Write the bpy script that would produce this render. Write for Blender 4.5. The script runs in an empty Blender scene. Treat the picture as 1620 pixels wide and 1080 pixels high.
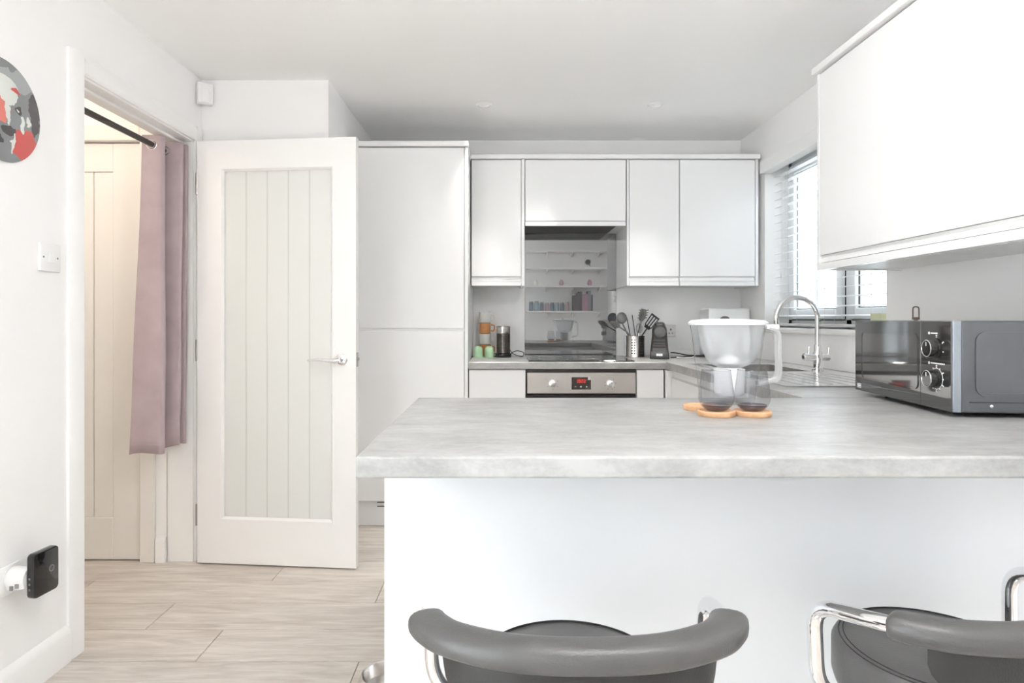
import bpy, bmesh, math, random
from mathutils import Vector, Matrix
random.seed(7)
R = math.radians
scene = bpy.context.scene
C = scene.collection

# ------------------------------------------------------------------ camera
EYE = 1.145
cam_data = bpy.data.cameras.new('camera')
cam = bpy.data.objects.new('camera', cam_data); C.objects.link(cam)
cam.location = (0, 0, EYE); cam.rotation_euler = (R(90), 0, 0)
cam_data.sensor_width = 36; cam_data.lens = 1000 / 1620 * 36
cam_data.shift_x = (810 - 793) / 1620; cam_data.shift_y = -(540 - 505) / 1620
cam_data.clip_start = 0.02
scene.camera = cam
# ------------------------------------------------------------------ world, light, exposure
world = bpy.data.worlds.new('overcast_sky'); scene.world = world
world.use_nodes = True
bg = world.node_tree.nodes['Background']
bg.inputs[0].default_value = (0.92, 0.95, 1.0, 1); bg.inputs[1].default_value = 3.6
added_sun_data = bpy.data.lights.new('added_sun', 'SUN'); added_sun_data.energy = 11.0; added_sun_data.color = (0.95, 0.97, 1.0); added_sun_data.angle = R(1.5)  # invented sun; its unseen floor patch bounces light up to the ceiling
added_sun = bpy.data.objects.new('added_sun', added_sun_data); C.objects.link(added_sun); added_sun.location = (-8, 0, 10)
added_sun.rotation_euler = Vector((0.60, 0.0, -0.80)).to_track_quat('-Z', 'Y').to_euler()
vs = scene.view_settings
vs.view_transform = 'Standard'; vs.look = 'None'; vs.gamma = 1.0; vs.use_curve_mapping = False
vs.exposure = 1.44
DOWNLIGHT_W = 0.8
HALL_W = 3.4
FILL_PENDANT_W = 9.5
scene.cycles.max_bounces = 14
scene.cycles.diffuse_bounces = 8
scene.cycles.transparent_max_bounces = 24

# ------------------------------------------------------------------ materials
MATS = {}
def node_mat(name):
    m = bpy.data.materials.new(name); m.use_nodes = True
    nt = m.node_tree; p = nt.nodes['Principled BSDF']; MATS[name] = m
    return m, nt, p
def mat(name, col, rough=0.5, metal=0.0, spec=0.5, var=0.0, scale=8.0, bump=0.0, bscale=60.0, coat=0.0, ior=1.5, emit=None, estr=0.0, aniso=None):
    m, nt, p = node_mat(name)
    p.inputs['Base Color'].default_value = (*col, 1)
    p.inputs['Roughness'].default_value = rough; p.inputs['Metallic'].default_value = metal
    p.inputs['Specular IOR Level'].default_value = spec; p.inputs['IOR'].default_value = ior
    p.inputs['Coat Weight'].default_value = coat; p.inputs['Coat Roughness'].default_value = 0.05
    tc = nt.nodes.new('ShaderNodeTexCoord')
    if var > 0:
        n = nt.nodes.new('ShaderNodeTexNoise'); n.inputs['Scale'].default_value = scale; n.inputs['Detail'].default_value = 4
        nt.links.new(tc.outputs['Object'], n.inputs['Vector'])
        r = nt.nodes.new('ShaderNodeValToRGB')
        r.color_ramp.elements[0].position = 0.3; r.color_ramp.elements[1].position = 0.7
        r.color_ramp.elements[0].color = (*[c * (1 - var) for c in col], 1)
        r.color_ramp.elements[1].color = (*[min(1, c * (1 + var)) for c in col], 1)
        nt.links.new(n.outputs['Fac'], r.inputs['Fac']); nt.links.new(r.outputs['Color'], p.inputs['Base Color'])
    if bump > 0:
        n2 = nt.nodes.new('ShaderNodeTexNoise'); n2.inputs['Scale'].default_value = bscale; n2.inputs['Detail'].default_value = 3
        if aniso:
            mp = nt.nodes.new('ShaderNodeMapping'); mp.inputs['Scale'].default_value = aniso
            nt.links.new(tc.outputs['Object'], mp.inputs['Vector']); nt.links.new(mp.outputs['Vector'], n2.inputs['Vector'])
        else:
            nt.links.new(tc.outputs['Object'], n2.inputs['Vector'])
        b = nt.nodes.new('ShaderNodeBump'); b.inputs['Strength'].default_value = bump; b.inputs['Distance'].default_value = 0.002
        nt.links.new(n2.outputs['Fac'], b.inputs['Height']); nt.links.new(b.outputs['Normal'], p.inputs['Normal'])
    if emit:
        p.inputs['Emission Color'].default_value = (*emit, 1); p.inputs['Emission Strength'].default_value = estr
    return m
def thin_glass(name, tint, rough=0.02, ior=1.45, haze=0.0, hcol=(0.8, 0.8, 0.8), trans=0.5):
    """thin clear sheet: passes tinted light, mirrors by Fresnel, optional diffuse haze"""
    m = bpy.data.materials.new(name); m.use_nodes = True; nt = m.node_tree; MATS[name] = m
    nt.nodes.clear()
    out = nt.nodes.new('ShaderNodeOutputMaterial')
    tr = nt.nodes.new('ShaderNodeBsdfTransparent'); tr.inputs[0].default_value = (*tint, 1)
    gl = nt.nodes.new('ShaderNodeBsdfGlossy'); gl.inputs['Roughness'].default_value = rough
    lw = nt.nodes.new('ShaderNodeLayerWeight'); lw.inputs['Blend'].default_value = 0.5
    pw = nt.nodes.new('ShaderNodeMath'); pw.operation = 'POWER'; pw.inputs[1].default_value = 5.0
    nt.links.new(lw.outputs['Facing'], pw.inputs[0])
    f0 = ((ior - 1) / (ior + 1)) ** 2
    fr = nt.nodes.new('ShaderNodeMath'); fr.operation = 'MULTIPLY_ADD'; fr.inputs[1].default_value = 1 - f0; fr.inputs[2].default_value = f0
    nt.links.new(pw.outputs[0], fr.inputs[0])
    mx = nt.nodes.new('ShaderNodeMixShader')
    nt.links.new(fr.outputs[0], mx.inputs[0]); nt.links.new(tr.outputs[0], mx.inputs[1]); nt.links.new(gl.outputs[0], mx.inputs[2])
    last = mx
    if haze > 0:
        df = nt.nodes.new('ShaderNodeBsdfDiffuse'); df.inputs[0].default_value = (*hcol, 1)
        tl = nt.nodes.new('ShaderNodeBsdfTranslucent'); tl.inputs[0].default_value = (*hcol, 1)
        m1 = nt.nodes.new('ShaderNodeMixShader'); m1.inputs[0].default_value = trans
        nt.links.new(df.outputs[0], m1.inputs[1]); nt.links.new(tl.outputs[0], m1.inputs[2])
        m2 = nt.nodes.new('ShaderNodeMixShader'); m2.inputs[0].default_value = haze
        nt.links.new(mx.outputs[0], m2.inputs[1]); nt.links.new(m1.outputs[0], m2.inputs[2]); last = m2
    nt.links.new(last.outputs[0], out.inputs['Surface'])
    return m

mat('wall_paint', (0.90, 0.893, 0.892), 0.75, spec=0.2, var=0.008, scale=3, bump=0.06, bscale=180)
mat('ceiling_paint', (0.95, 0.945, 0.943), 0.85, spec=0.1, var=0.008, scale=2, bump=0.05, bscale=150)
mat('trim_paint', (0.89, 0.885, 0.88), 0.38, spec=0.35, var=0.006, scale=5)
mat('door_paint', (0.885, 0.88, 0.872), 0.4, spec=0.35, var=0.006, scale=4, bump=0.02, bscale=220)
mat('gloss_white', (0.86, 0.858, 0.858), 0.12, spec=0.25, var=0.004, scale=2)
mat('carcass_white', (0.84, 0.84, 0.83), 0.35, spec=0.3, var=0.005)
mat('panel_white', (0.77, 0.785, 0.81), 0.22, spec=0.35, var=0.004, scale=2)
mat('white_plastic', (0.85, 0.85, 0.85), 0.3, spec=0.4, var=0.005)
mat('grey_mark', (0.25, 0.25, 0.25), 0.5, var=0.05)
mat('dark_mark', (0.05, 0.05, 0.05), 0.5, var=0.05)
mat('white_mark', (0.9, 0.9, 0.9), 0.5, var=0.02)
mat('chrome', (0.86, 0.86, 0.87), 0.05, 1.0, var=0.01)
mat('steel', (0.72, 0.70, 0.68), 0.22, 1.0, var=0.04, scale=30, bump=0.03, bscale=200, aniso=(1, 1, 30))
mat('oven_steel', (0.78, 0.74, 0.71), 0.30, 1.0, var=0.02, scale=20, bump=0.03, bscale=120, aniso=(1, 1, 40))
mat('sink_steel', (0.80, 0.79, 0.78), 0.18, 1.0, var=0.03, scale=20)
mat('hinge_steel', (0.45, 0.44, 0.43), 0.3, 1.0, var=0.05)
mat('pole_metal', (0.055, 0.05, 0.046), 0.38, 0.3, var=0.08, scale=20)
mat('black_gloss', (0.012, 0.012, 0.013), 0.07, spec=0.5, var=0.1, coat=0.3)
mat('black_plastic', (0.03, 0.03, 0.032), 0.35, var=0.1, scale=20)
mat('black_rubber', (0.02, 0.02, 0.02), 0.6, var=0.1)
mat('hob_glass', (0.010, 0.010, 0.011), 0.05, spec=0.6, var=0.1)
mat('splash_glass', (0.085, 0.088, 0.095), 0.0, spec=0.5, ior=2.85, var=0.02)
mat('hood_metal', (0.045, 0.04, 0.038), 0.4, 0.2, var=0.05)
mat('mw_front', (0.028, 0.027, 0.026), 0.04, spec=0.7, ior=1.9, var=0.05)
mat('mw_window', (0.05, 0.047, 0.045), 0.04, spec=0.7, ior=2.0, var=0.05)
mat('mw_side', (0.12, 0.125, 0.135), 0.32, 0.55, var=0.05, scale=15, bump=0.03, bscale=300)
mat('mw_bezel', (0.28, 0.31, 0.35), 0.22, 0.5, var=0.03)
mat('leather', (0.085, 0.082, 0.082), 0.36, spec=0.5, var=0.1, scale=12, bump=0.25, bscale=420)
mat('leather_dark', (0.03, 0.029, 0.029), 0.42, spec=0.4, var=0.12, scale=12, bump=0.25, bscale=420)
mat('thread', (0.03, 0.03, 0.03), 0.7, var=0.1)
mat('cork', (0.70, 0.42, 0.24), 0.7, spec=0.2, var=0.12, scale=60, bump=0.2, bscale=300)
mat('mug_orange', (0.72, 0.33, 0.12), 0.35, var=0.08, scale=30)
mat('mug_white', (0.84, 0.83, 0.80), 0.3, var=0.02)
mat('cup_green', (0.45, 0.66, 0.43), 0.35, var=0.05, scale=30)
mat('grey_nylon', (0.20, 0.195, 0.185), 0.45, var=0.08, scale=30)
mat('frother_body', (0.17, 0.15, 0.14), 0.2, 0.9, var=0.08)
mat('coffee_black', (0.045, 0.038, 0.036), 0.22, var=0.08, scale=20)
mat('coffee_grey', (0.10, 0.10, 0.105), 0.35, 0.2, var=0.05)
mat('pad_box_green', (0.66, 0.68, 0.47), 0.6, var=0.05)
mat('bronze', (0.22, 0.17, 0.13), 0.35, 0.8, var=0.06)
mat('red_led', (0.3, 0.02, 0.02), 0.5, emit=(1.0, 0.06, 0.05), estr=0.35, var=0.02)
mat('display_black', (0.06, 0.05, 0.045), 0.2, var=0.05)
mat('gasket', (0.05, 0.055, 0.06), 0.6, var=0.05)
mat('upvc', (0.84, 0.86, 0.87), 0.3, spec=0.4, var=0.005)
mat('slat_white', (0.88, 0.88, 0.88), 0.35, spec=0.4, var=0.006)
mat('cord_white', (0.8, 0.8, 0.8), 0.6, var=0.02)
mat('subfloor', (0.12, 0.10, 0.085), 0.8, var=0.1)
mat('ground', (0.74, 0.73, 0.71), 0.9, var=0.15, scale=3, bump=0.3, bscale=30)
mat('fence_board', (0.22, 0.24, 0.26), 0.7, var=0.12, scale=6, bump=0.2, bscale=40)
mat('lamp_lens', (0.9, 0.9, 0.88), 0.3, emit=(1.0, 0.97, 0.92), estr=0.05, var=0.01)
mat('hall_lens', (0.9, 0.9, 0.88), 0.3, emit=(1.0, 0.86, 0.70), estr=2.0, var=0.01)
mat('hall_door_paint', (0.84, 0.825, 0.79), 0.4, spec=0.3, var=0.006)
for i, c in enumerate([(0.10, 0.09, 0.09), (0.14, 0.12, 0.12), (0.45, 0.30, 0.33), (0.60, 0.30, 0.40), (0.25, 0.26, 0.28)]):
    mat('book_cover_%d' % i, c, 0.5, var=0.05)
mat('paper', (0.8, 0.78, 0.72), 0.8, var=0.05)
for i, c in enumerate([(0.22, 0.27, 0.32), (0.35, 0.48, 0.55), (0.25, 0.28, 0.32), (0.55, 0.40, 0.42)]):
    mat('jar_glaze_%d' % i, c, 0.3, var=0.05)
thin_glass('globe_opal', (0.95, 0.95, 0.95), 0.2, 1.3, haze=0.5, hcol=(0.95, 0.95, 0.94))
thin_glass('pane_glass', (0.93, 0.96, 0.96), 0.01)
thin_glass('door_glass', (0.95, 0.965, 0.95), 0.03, 1.5, haze=0.8, hcol=(0.90, 0.905, 0.885), trans=0.08)
thin_glass('etched_glass', (0.93, 0.95, 0.93), 0.2, 1.5, haze=0.7, hcol=(0.86, 0.87, 0.84), trans=0.08)
thin_glass('jug_clear', (0.965, 0.975, 0.985), 0.03, 1.45)
thin_glass('jug_funnel', (0.98, 0.985, 0.99), 0.08, 1.4, haze=0.32, hcol=(0.97, 0.975, 0.98))
thin_glass('smoke_glass', (0.865, 0.865, 0.88), 0.02, 1.5)
thin_glass('smoke_base', (0.58, 0.53, 0.55), 0.05, 1.5)

def worktop_mat():
    m, nt, p = node_mat('concrete_laminate')
    L = nt.links.new
    tc = nt.nodes.new('ShaderNodeTexCoord')
    mp = nt.nodes.new('ShaderNodeMapping'); mp.inputs['Scale'].default_value = (0.7, 1.6, 1.6); L(tc.outputs['Object'], mp.inputs['Vector'])
    n1 = nt.nodes.new('ShaderNodeTexNoise'); n1.inputs['Scale'].default_value = 5.5; n1.inputs['Detail'].default_value = 8; n1.inputs['Roughness'].default_value = 0.68; n1.inputs['Distortion'].default_value = 0.5
    L(mp.outputs[0], n1.inputs['Vector'])
    n2 = nt.nodes.new('ShaderNodeTexNoise'); n2.inputs['Scale'].default_value = 95; n2.inputs['Detail'].default_value = 4; L(tc.outputs['Object'], n2.inputs['Vector'])
    n3 = nt.nodes.new('ShaderNodeTexNoise'); n3.inputs['Scale'].default_value = 24; n3.inputs['Detail'].default_value = 6; n3.inputs['Roughness'].default_value = 0.7; L(mp.outputs[0], n3.inputs['Vector'])
    r = nt.nodes.new('ShaderNodeValToRGB')
    e = r.color_ramp.elements; e[0].position = 0.33; e[0].color = (0.295, 0.293, 0.288, 1); e[1].position = 0.68; e[1].color = (0.465, 0.462, 0.456, 1)
    a = nt.nodes.new('ShaderNodeMath'); a.operation = 'MULTIPLY_ADD'; a.inputs[1].default_value = 0.22
    L(n2.outputs['Fac'], a.inputs[0])
    a0 = nt.nodes.new('ShaderNodeMath'); a0.operation = 'MULTIPLY_ADD'; a0.inputs[1].default_value = 0.5; a0.inputs[2].default_value = -0.36
    L(n3.outputs['Fac'], a0.inputs[0]); L(a0.outputs[0], a.inputs[2])
    a2 = nt.nodes.new('ShaderNodeMath'); a2.operation = 'ADD'; L(n1.outputs['Fac'], a2.inputs[0]); L(a.outputs[0], a2.inputs[1])
    L(a2.outputs[0], r.inputs['Fac']); L(r.outputs['Color'], p.inputs['Base Color'])
    p.inputs['Roughness'].default_value = 0.34; p.inputs['Specular IOR Level'].default_value = 0.45
    b = nt.nodes.new('ShaderNodeBump'); b.inputs['Strength'].default_value = 0.05; b.inputs['Distance'].default_value = 0.002
    L(n2.outputs['Fac'], b.inputs['Height']); L(b.outputs['Normal'], p.inputs['Normal'])
worktop_mat()

def wood_mat():
    m, nt, p = node_mat('oak_plank')
    L = nt.links.new
    tc = nt.nodes.new('ShaderNodeTexCoord'); oi = nt.nodes.new('ShaderNodeObjectInfo')
    sc = nt.nodes.new('ShaderNodeMath'); sc.operation = 'MULTIPLY'; sc.inputs[1].default_value = 37.0; L(oi.outputs['Random'], sc.inputs[0])
    cb = nt.nodes.new('ShaderNodeCombineXYZ'); L(sc.outputs[0], cb.inputs[0]); L(sc.outputs[0], cb.inputs[1]); L(sc.outputs[0], cb.inputs[2])
    ad = nt.nodes.new('ShaderNodeVectorMath'); ad.operation = 'ADD'; L(tc.outputs['Object'], ad.inputs[0]); L(cb.outputs[0], ad.inputs[1])
    mp = nt.nodes.new('ShaderNodeMapping'); mp.inputs['Scale'].default_value = (1.0, 9.0, 1.0); L(ad.outputs[0], mp.inputs['Vector'])
    n1 = nt.nodes.new('ShaderNodeTexNoise'); n1.inputs['Scale'].default_value = 3.0; n1.inputs['Detail'].default_value = 7; n1.inputs['Roughness'].default_value = 0.6; n1.inputs['Distortion'].default_value = 1.0
    L(mp.outputs[0], n1.inputs['Vector'])
    mp2 = nt.nodes.new('ShaderNodeMapping'); mp2.inputs['Scale'].default_value = (6.0, 90.0, 1.0); L(ad.outputs[0], mp2.inputs['Vector'])
    n2 = nt.nodes.new('ShaderNodeTexNoise'); n2.inputs['Scale'].default_value = 2.0; n2.inputs['Detail'].default_value = 4; L(mp2.outputs[0], n2.inputs['Vector'])
    vo = nt.nodes.new('ShaderNodeTexVoronoi'); vo.inputs['Scale'].default_value = 1.0
    mp3 = nt.nodes.new('ShaderNodeMapping'); mp3.inputs['Scale'].default_value = (2.2, 6.0, 1.0); L(ad.outputs[0], mp3.inputs['Vector']); L(mp3.outputs[0], vo.inputs['Vector'])
    kn = nt.nodes.new('ShaderNodeMapRange'); kn.inputs[1].default_value = 0.0; kn.inputs[2].default_value = 0.18; kn.inputs[3].default_value = 0.16; kn.inputs[4].default_value = 0.0
    L(vo.outputs['Distance'], kn.inputs[0])
    s = nt.nodes.new('ShaderNodeMath'); s.operation = 'MULTIPLY_ADD'; s.inputs[1].default_value = 0.35; L(n2.outputs['Fac'], s.inputs[0]); L(n1.outputs['Fac'], s.inputs[2])
    s2 = nt.nodes.new('ShaderNodeMath'); s2.operation = 'SUBTRACT'; L(s.outputs[0], s2.inputs[0]); L(kn.outputs[0], s2.inputs[1])
    r = nt.nodes.new('ShaderNodeValToRGB'); e = r.color_ramp.elements
    e[0].position = 0.40; e[0].color = (0.48, 0.42, 0.37, 1); e[1].position = 0.86; e[1].color = (0.74, 0.685, 0.63, 1)
    L(s2.outputs[0], r.inputs['Fac'])
    hv = nt.nodes.new('ShaderNodeHueSaturation')
    mr = nt.nodes.new('ShaderNodeMapRange'); mr.inputs[3].default_value = 0.93; mr.inputs[4].default_value = 1.06; L(oi.outputs['Random'], mr.inputs[0]); L(mr.outputs[0], hv.inputs['Value'])
    L(r.outputs['Color'], hv.inputs['Color']); L(hv.outputs['Color'], p.inputs['Base Color'])
    p.inputs['Roughness'].default_value = 0.42; p.inputs['Specular IOR Level'].default_value = 0.35
    b = nt.nodes.new('ShaderNodeBump'); b.inputs['Strength'].default_value = 0.12; b.inputs['Distance'].default_value = 0.002
    L(n2.outputs['Fac'], b.inputs['Height']); L(b.outputs['Normal'], p.inputs['Normal'])
wood_mat()

def fabric_mat():
    m, nt, p = node_mat('mauve_fabric')
    L = nt.links.new
    tc = nt.nodes.new('ShaderNodeTexCoord')
    n = nt.nodes.new('ShaderNodeTexNoise'); n.inputs['Scale'].default_value = 500; L(tc.outputs['Object'], n.inputs['Vector'])
    n1 = nt.nodes.new('ShaderNodeTexNoise'); n1.inputs['Scale'].default_value = 9; n1.inputs['Detail'].default_value = 4; L(tc.outputs['Object'], n1.inputs['Vector'])
    r = nt.nodes.new('ShaderNodeValToRGB'); e = r.color_ramp.elements
    e[0].position = 0.3; e[0].color = (0.43, 0.345, 0.36, 1); e[1].position = 0.7; e[1].color = (0.50, 0.41, 0.425, 1)
    L(n1.outputs['Fac'], r.inputs['Fac']); L(r.outputs['Color'], p.inputs['Base Color'])
    p.inputs['Roughness'].default_value = 0.75; p.inputs['Sheen Weight'].default_value = 0.3; p.inputs['Specular IOR Level'].default_value = 0.2
    b = nt.nodes.new('ShaderNodeBump'); b.inputs['Strength'].default_value = 0.15; b.inputs['Distance'].default_value = 0.001
    L(n.outputs['Fac'], b.inputs['Height']); L(b.outputs['Normal'], p.inputs['Normal'])
fabric_mat()

def art_mat():
    # abstract patches of grey, white, charcoal and coral red
    m, nt, p = node_mat('painted_record')
    L = nt.links.new
    tc = nt.nodes.new('ShaderNodeTexCoord')
    nz = nt.nodes.new('ShaderNodeTexNoise'); nz.inputs['Scale'].default_value = 22; nz.inputs['Detail'].default_value = 3; L(tc.outputs['Object'], nz.inputs['Vector'])
    sb = nt.nodes.new('ShaderNodeVectorMath'); sb.operation = 'SUBTRACT'; L(nz.outputs['Color'], sb.inputs[0]); sb.inputs[1].default_value = (0.5, 0.5, 0.5)
    sc = nt.nodes.new('ShaderNodeVectorMath'); sc.operation = 'SCALE'; sc.inputs['Scale'].default_value = 0.05; L(sb.outputs[0], sc.inputs[0])
    ad = nt.nodes.new('ShaderNodeVectorMath'); ad.operation = 'ADD'; L(tc.outputs['Object'], ad.inputs[0]); L(sc.outputs[0], ad.inputs[1])
    def blob(cy, cz, ry, rz):
        s = nt.nodes.new('ShaderNodeVectorMath'); s.operation = 'SUBTRACT'; L(ad.outputs[0], s.inputs[0]); s.inputs[1].default_value = (0, cy, cz)
        d = nt.nodes.new('ShaderNodeVectorMath'); d.operation = 'MULTIPLY'; L(s.outputs[0], d.inputs[0]); d.inputs[1].default_value = (0, 1 / ry, 1 / rz)
        l = nt.nodes.new('ShaderNodeVectorMath'); l.operation = 'LENGTH'; L(d.outputs[0], l.inputs[0])
        k = nt.nodes.new('ShaderNodeMath'); k.operation = 'LESS_THAN'; k.inputs[1].default_value = 1.0; L(l.outputs['Value'], k.inputs[0])
        return k.outputs[0]
    cur = None
    def over(col, fac):
        nonlocal cur
        mx = nt.nodes.new('ShaderNodeMix'); mx.data_type = 'RGBA'
        L(fac, mx.inputs[0])
        if cur is None: mx.inputs[6].default_value = (0.24, 0.25, 0.26, 1)
        else: L(cur, mx.inputs[6])
        mx.inputs[7].default_value = (*col, 1); cur = mx.outputs[2]
    W, RD, DK, LG = (0.72, 0.74, 0.70), (0.62, 0.10, 0.09), (0.07, 0.065, 0.07), (0.38, 0.40, 0.41)
    over(LG, blob(0.03, 0.10, 0.10, 0.03))
    over(DK, blob(0.125, 0.02, 0.022, 0.07))
    over(W, blob(0.0, 0.06, 0.055, 0.045))
    over(RD, blob(0.045, 0.065, 0.018, 0.007))
    over(RD, blob(0.085, -0.085, 0.055, 0.052))
    over((0.70, 0.22, 0.18), blob(-0.02, 0.0, 0.05, 0.035))
    over(W, blob(0.02, 0.01, 0.008, 0.05))
    over(DK, blob(0.062, 0.018, 0.016, 0.010))
    over(W, blob(0.062, 0.018, 0.007, 0.004))
    over(DK, blob(0.02, -0.055, 0.022, 0.014))
    over(DK, blob(-0.02, -0.09, 0.02, 0.012))
    over(W, blob(0.035, -0.09, 0.006, 0.03))
    over(W, blob(0.075, -0.02, 0.007, 0.028))
    over(W, blob(0.095, -0.008, 0.008, 0.014))
    L(cur, p.inputs['Base Color'])
    p.inputs['Roughness'].default_value = 0.22
    wv = nt.nodes.new('ShaderNodeTexWave'); wv.wave_type = 'RINGS'; wv.rings_direction = 'X'; wv.inputs['Scale'].default_value = 90
    L(tc.outputs['Object'], wv.inputs['Vector'])
    b = nt.nodes.new('ShaderNodeBump'); b.inputs['Strength'].default_value = 0.08; b.inputs['Distance'].default_value = 0.0005
    L(wv.outputs['Fac'], b.inputs['Height']); L(b.outputs['Normal'], p.inputs['Normal'])
art_mat()

# ------------------------------------------------------------------ mesh helpers
ORG = {}
def thing(name, loc, label, cat, rotz=0.0, group=None, kind=None):
    o = bpy.data.objects.new(name, None); C.objects.link(o); o.empty_display_size = 0.05
    o.location = loc; o.rotation_euler = (0, 0, rotz); tag(o, label, cat, group, kind)
    ORG[o.name] = (Vector(loc), rotz)
    return o
def tag(o, label=None, cat=None, group=None, kind=None):
    if label: o['label'] = label
    if cat: o['category'] = cat
    if group: o['group'] = group
    if kind: o['kind'] = kind
    return o
def fillet(pts, rad, n=6, closed=False):
    """round the corners of a polyline"""
    P = [Vector(p) for p in pts]; out = []
    for i, p in enumerate(P):
        if not closed and (i == 0 or i == len(P) - 1): out.append(p); continue
        a, b = P[i - 1], P[(i + 1) % len(P)]
        u, v = (a - p), (b - p); r = min(rad, u.length * 0.49, v.length * 0.49)
        p0, p1 = p + u.normalized() * r, p + v.normalized() * r
        for k in range(n + 1):
            t = k / n
            out.append((1 - t) ** 2 * p0 + 2 * t * (1 - t) * p + t * t * p1)
    return out
def catmull(pts, n=8):
    P = [Vector(p) for p in pts]; out = []
    for i in range(len(P) - 1):
        p0, p1, p2, p3 = P[max(i - 1, 0)], P[i], P[i + 1], P[min(i + 2, len(P) - 1)]
        for k in range(n):
            t = k / n
            out.append(0.5 * ((2 * p1) + (-p0 + p2) * t + (2 * p0 - 5 * p1 + 4 * p2 - p3) * t * t + (-p0 + 3 * p1 - 3 * p2 + p3) * t ** 3))
    out.append(P[-1]); return out

class B:
    def __init__(s): s.bm = bmesh.new()
    def box(s, x0, x1, y0, y1, z0, z1, bev=0.0, seg=1):
        x0, x1 = sorted((x0, x1)); y0, y1 = sorted((y0, y1)); z0, z1 = sorted((z0, z1))
        v = [s.bm.verts.new((x, y, z)) for z in (z0, z1) for y in (y0, y1) for x in (x0, x1)]
        f = [s.bm.faces.new([v[i] for i in q]) for q in ((0, 2, 3, 1), (4, 5, 7, 6), (0, 1, 5, 4), (2, 6, 7, 3), (0, 4, 6, 2), (1, 3, 7, 5))]
        if bev > 0:
            es = list({e for q in f for e in q.edges})
            bmesh.ops.bevel(s.bm, geom=es, offset=bev, segments=seg, affect='EDGES', profile=0.5)
        return s
    def prism(s, poly, axis, a, b, bev=0.0):
        """poly: 2D outline; axis x/y/z; extruded from a to b"""
        def P(u, v, w): return {'x': (w, u, v), 'y': (u, w, v), 'z': (u, v, w)}[axis]
        A = [s.bm.verts.new(P(u, v, a)) for u, v in poly]; D = [s.bm.verts.new(P(u, v, b)) for u, v in poly]
        fs = [s.bm.faces.new(A), s.bm.faces.new(D)]
        n = len(poly)
        for i in range(n): fs.append(s.bm.faces.new((A[i], A[(i + 1) % n], D[(i + 1) % n], D[i])))
        bmesh.ops.recalc_face_normals(s.bm, faces=fs)
        if bev > 0:
            es = list(fs[0].edges) + list(fs[1].edges)
            bmesh.ops.bevel(s.bm, geom=es, offset=bev, segments=2, affect='EDGES', profile=0.5)
        return s
    def loft(s, rings, cap0=True, cap1=True, closed=True):
        V = [[s.bm.verts.new(p) for p in r] for r in rings]; fs = []
        n = len(V[0])
        for i in range(len(V) - 1):
            for j in range(n if closed else n - 1):
                k = (j + 1) % n
                fs.append(s.bm.faces.new((V[i][j], V[i][k], V[i + 1][k], V[i + 1][j])))
        if cap0 and closed: fs.append(s.bm.faces.new(V[0]))
        if cap1 and closed: fs.append(s.bm.faces.new(V[-1]))
        bmesh.ops.recalc_face_normals(s.bm, faces=fs)
        return s
    def lathe(s, prof, c=(0, 0, 0), seg=32, axis='z', cap0=True, cap1=True, sx=1.0, sy=1.0):
        rings = []
        for r, h in prof:
            ring = []
            for i in range(seg):
                a = 2 * math.pi * i / seg; u, v = r * math.cos(a) * sx, r * math.sin(a) * sy
                q = {'z': (u, v, h), 'y': (u, h, v), 'x': (h, u, v)}[axis]
                ring.append((c[0] + q[0], c[1] + q[1], c[2] + q[2]))
            rings.append(ring)
        return s.loft(rings, cap0, cap1)
    def tube(s, pts, r, seg=10, closed=False, sx=1.0, caps=True):
        P = [Vector(p) for p in pts]; n = len(P); rings = []; prev = None
        for i in range(n):
            if closed: t = (P[(i + 1) % n] - P[i - 1]).normalized()
            else: t = (P[min(i + 1, n - 1)] - P[max(i - 1, 0)]).normalized()
            if prev is None:
                up = Vector((0, 0, 1)) if abs(t.z) < 0.9 else Vector((1, 0, 0))
                a = t.cross(up).normalized()
            else:
                a = (prev - t * prev.dot(t)); a = a.normalized() if a.length > 1e-6 else t.cross(Vector((0, 0, 1))).normalized()
            prev = a; b = t.cross(a).normalized()
            rr = r[i] if isinstance(r, (list, tuple)) else r
            rings.append([P[i] + (a * math.cos(2 * math.pi * k / seg) * sx + b * math.sin(2 * math.pi * k / seg)) * rr for k in range(seg)])
        if closed:
            # align the seam, then close
            rings.append(rings[0]); V = [[s.bm.verts.new(p) for p in q] for q in rings[:-1]]
            for i in range(n):
                A, D = V[i], V[(i + 1) % n]
                off = min(range(seg), key=lambda o: (D[o].co - A[0].co).length)
                for j in range(seg):
                    s.bm.faces.new((A[j], A[(j + 1) % seg], D[(j + 1 + off) % seg], D[(j + off) % seg]))
            return s
        return s.loft(rings, caps, caps)
    def sweep(s, pts, ups, section):
        """sweep 2D section (u along side, v along up) along pts"""
        P = [Vector(p) for p in pts]; n = len(P); rings = []
        for i in range(n):
            t = (P[min(i + 1, n - 1)] - P[max(i - 1, 0)]).normalized()
            up = Vector(ups) if not isinstance(ups, list) else Vector(ups[i])
            a = t.cross(up).normalized(); b = a.cross(t).normalized()
            sec = section(i / (n - 1)) if callable(section) else section
            rings.append([P[i] + a * u + b * v for u, v in sec])
        return s.loft(rings)
    def sheet(s, grid):
        V = [[s.bm.verts.new(p) for p in r] for r in grid]
        for i in range(len(V) - 1):
            for j in range(len(V[0]) - 1): s.bm.faces.new((V[i][j], V[i][j + 1], V[i + 1][j + 1], V[i + 1][j]))
        return s
    def move(s, M):
        bmesh.ops.transform(s.bm, matrix=M, verts=s.bm.verts); return s
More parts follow.
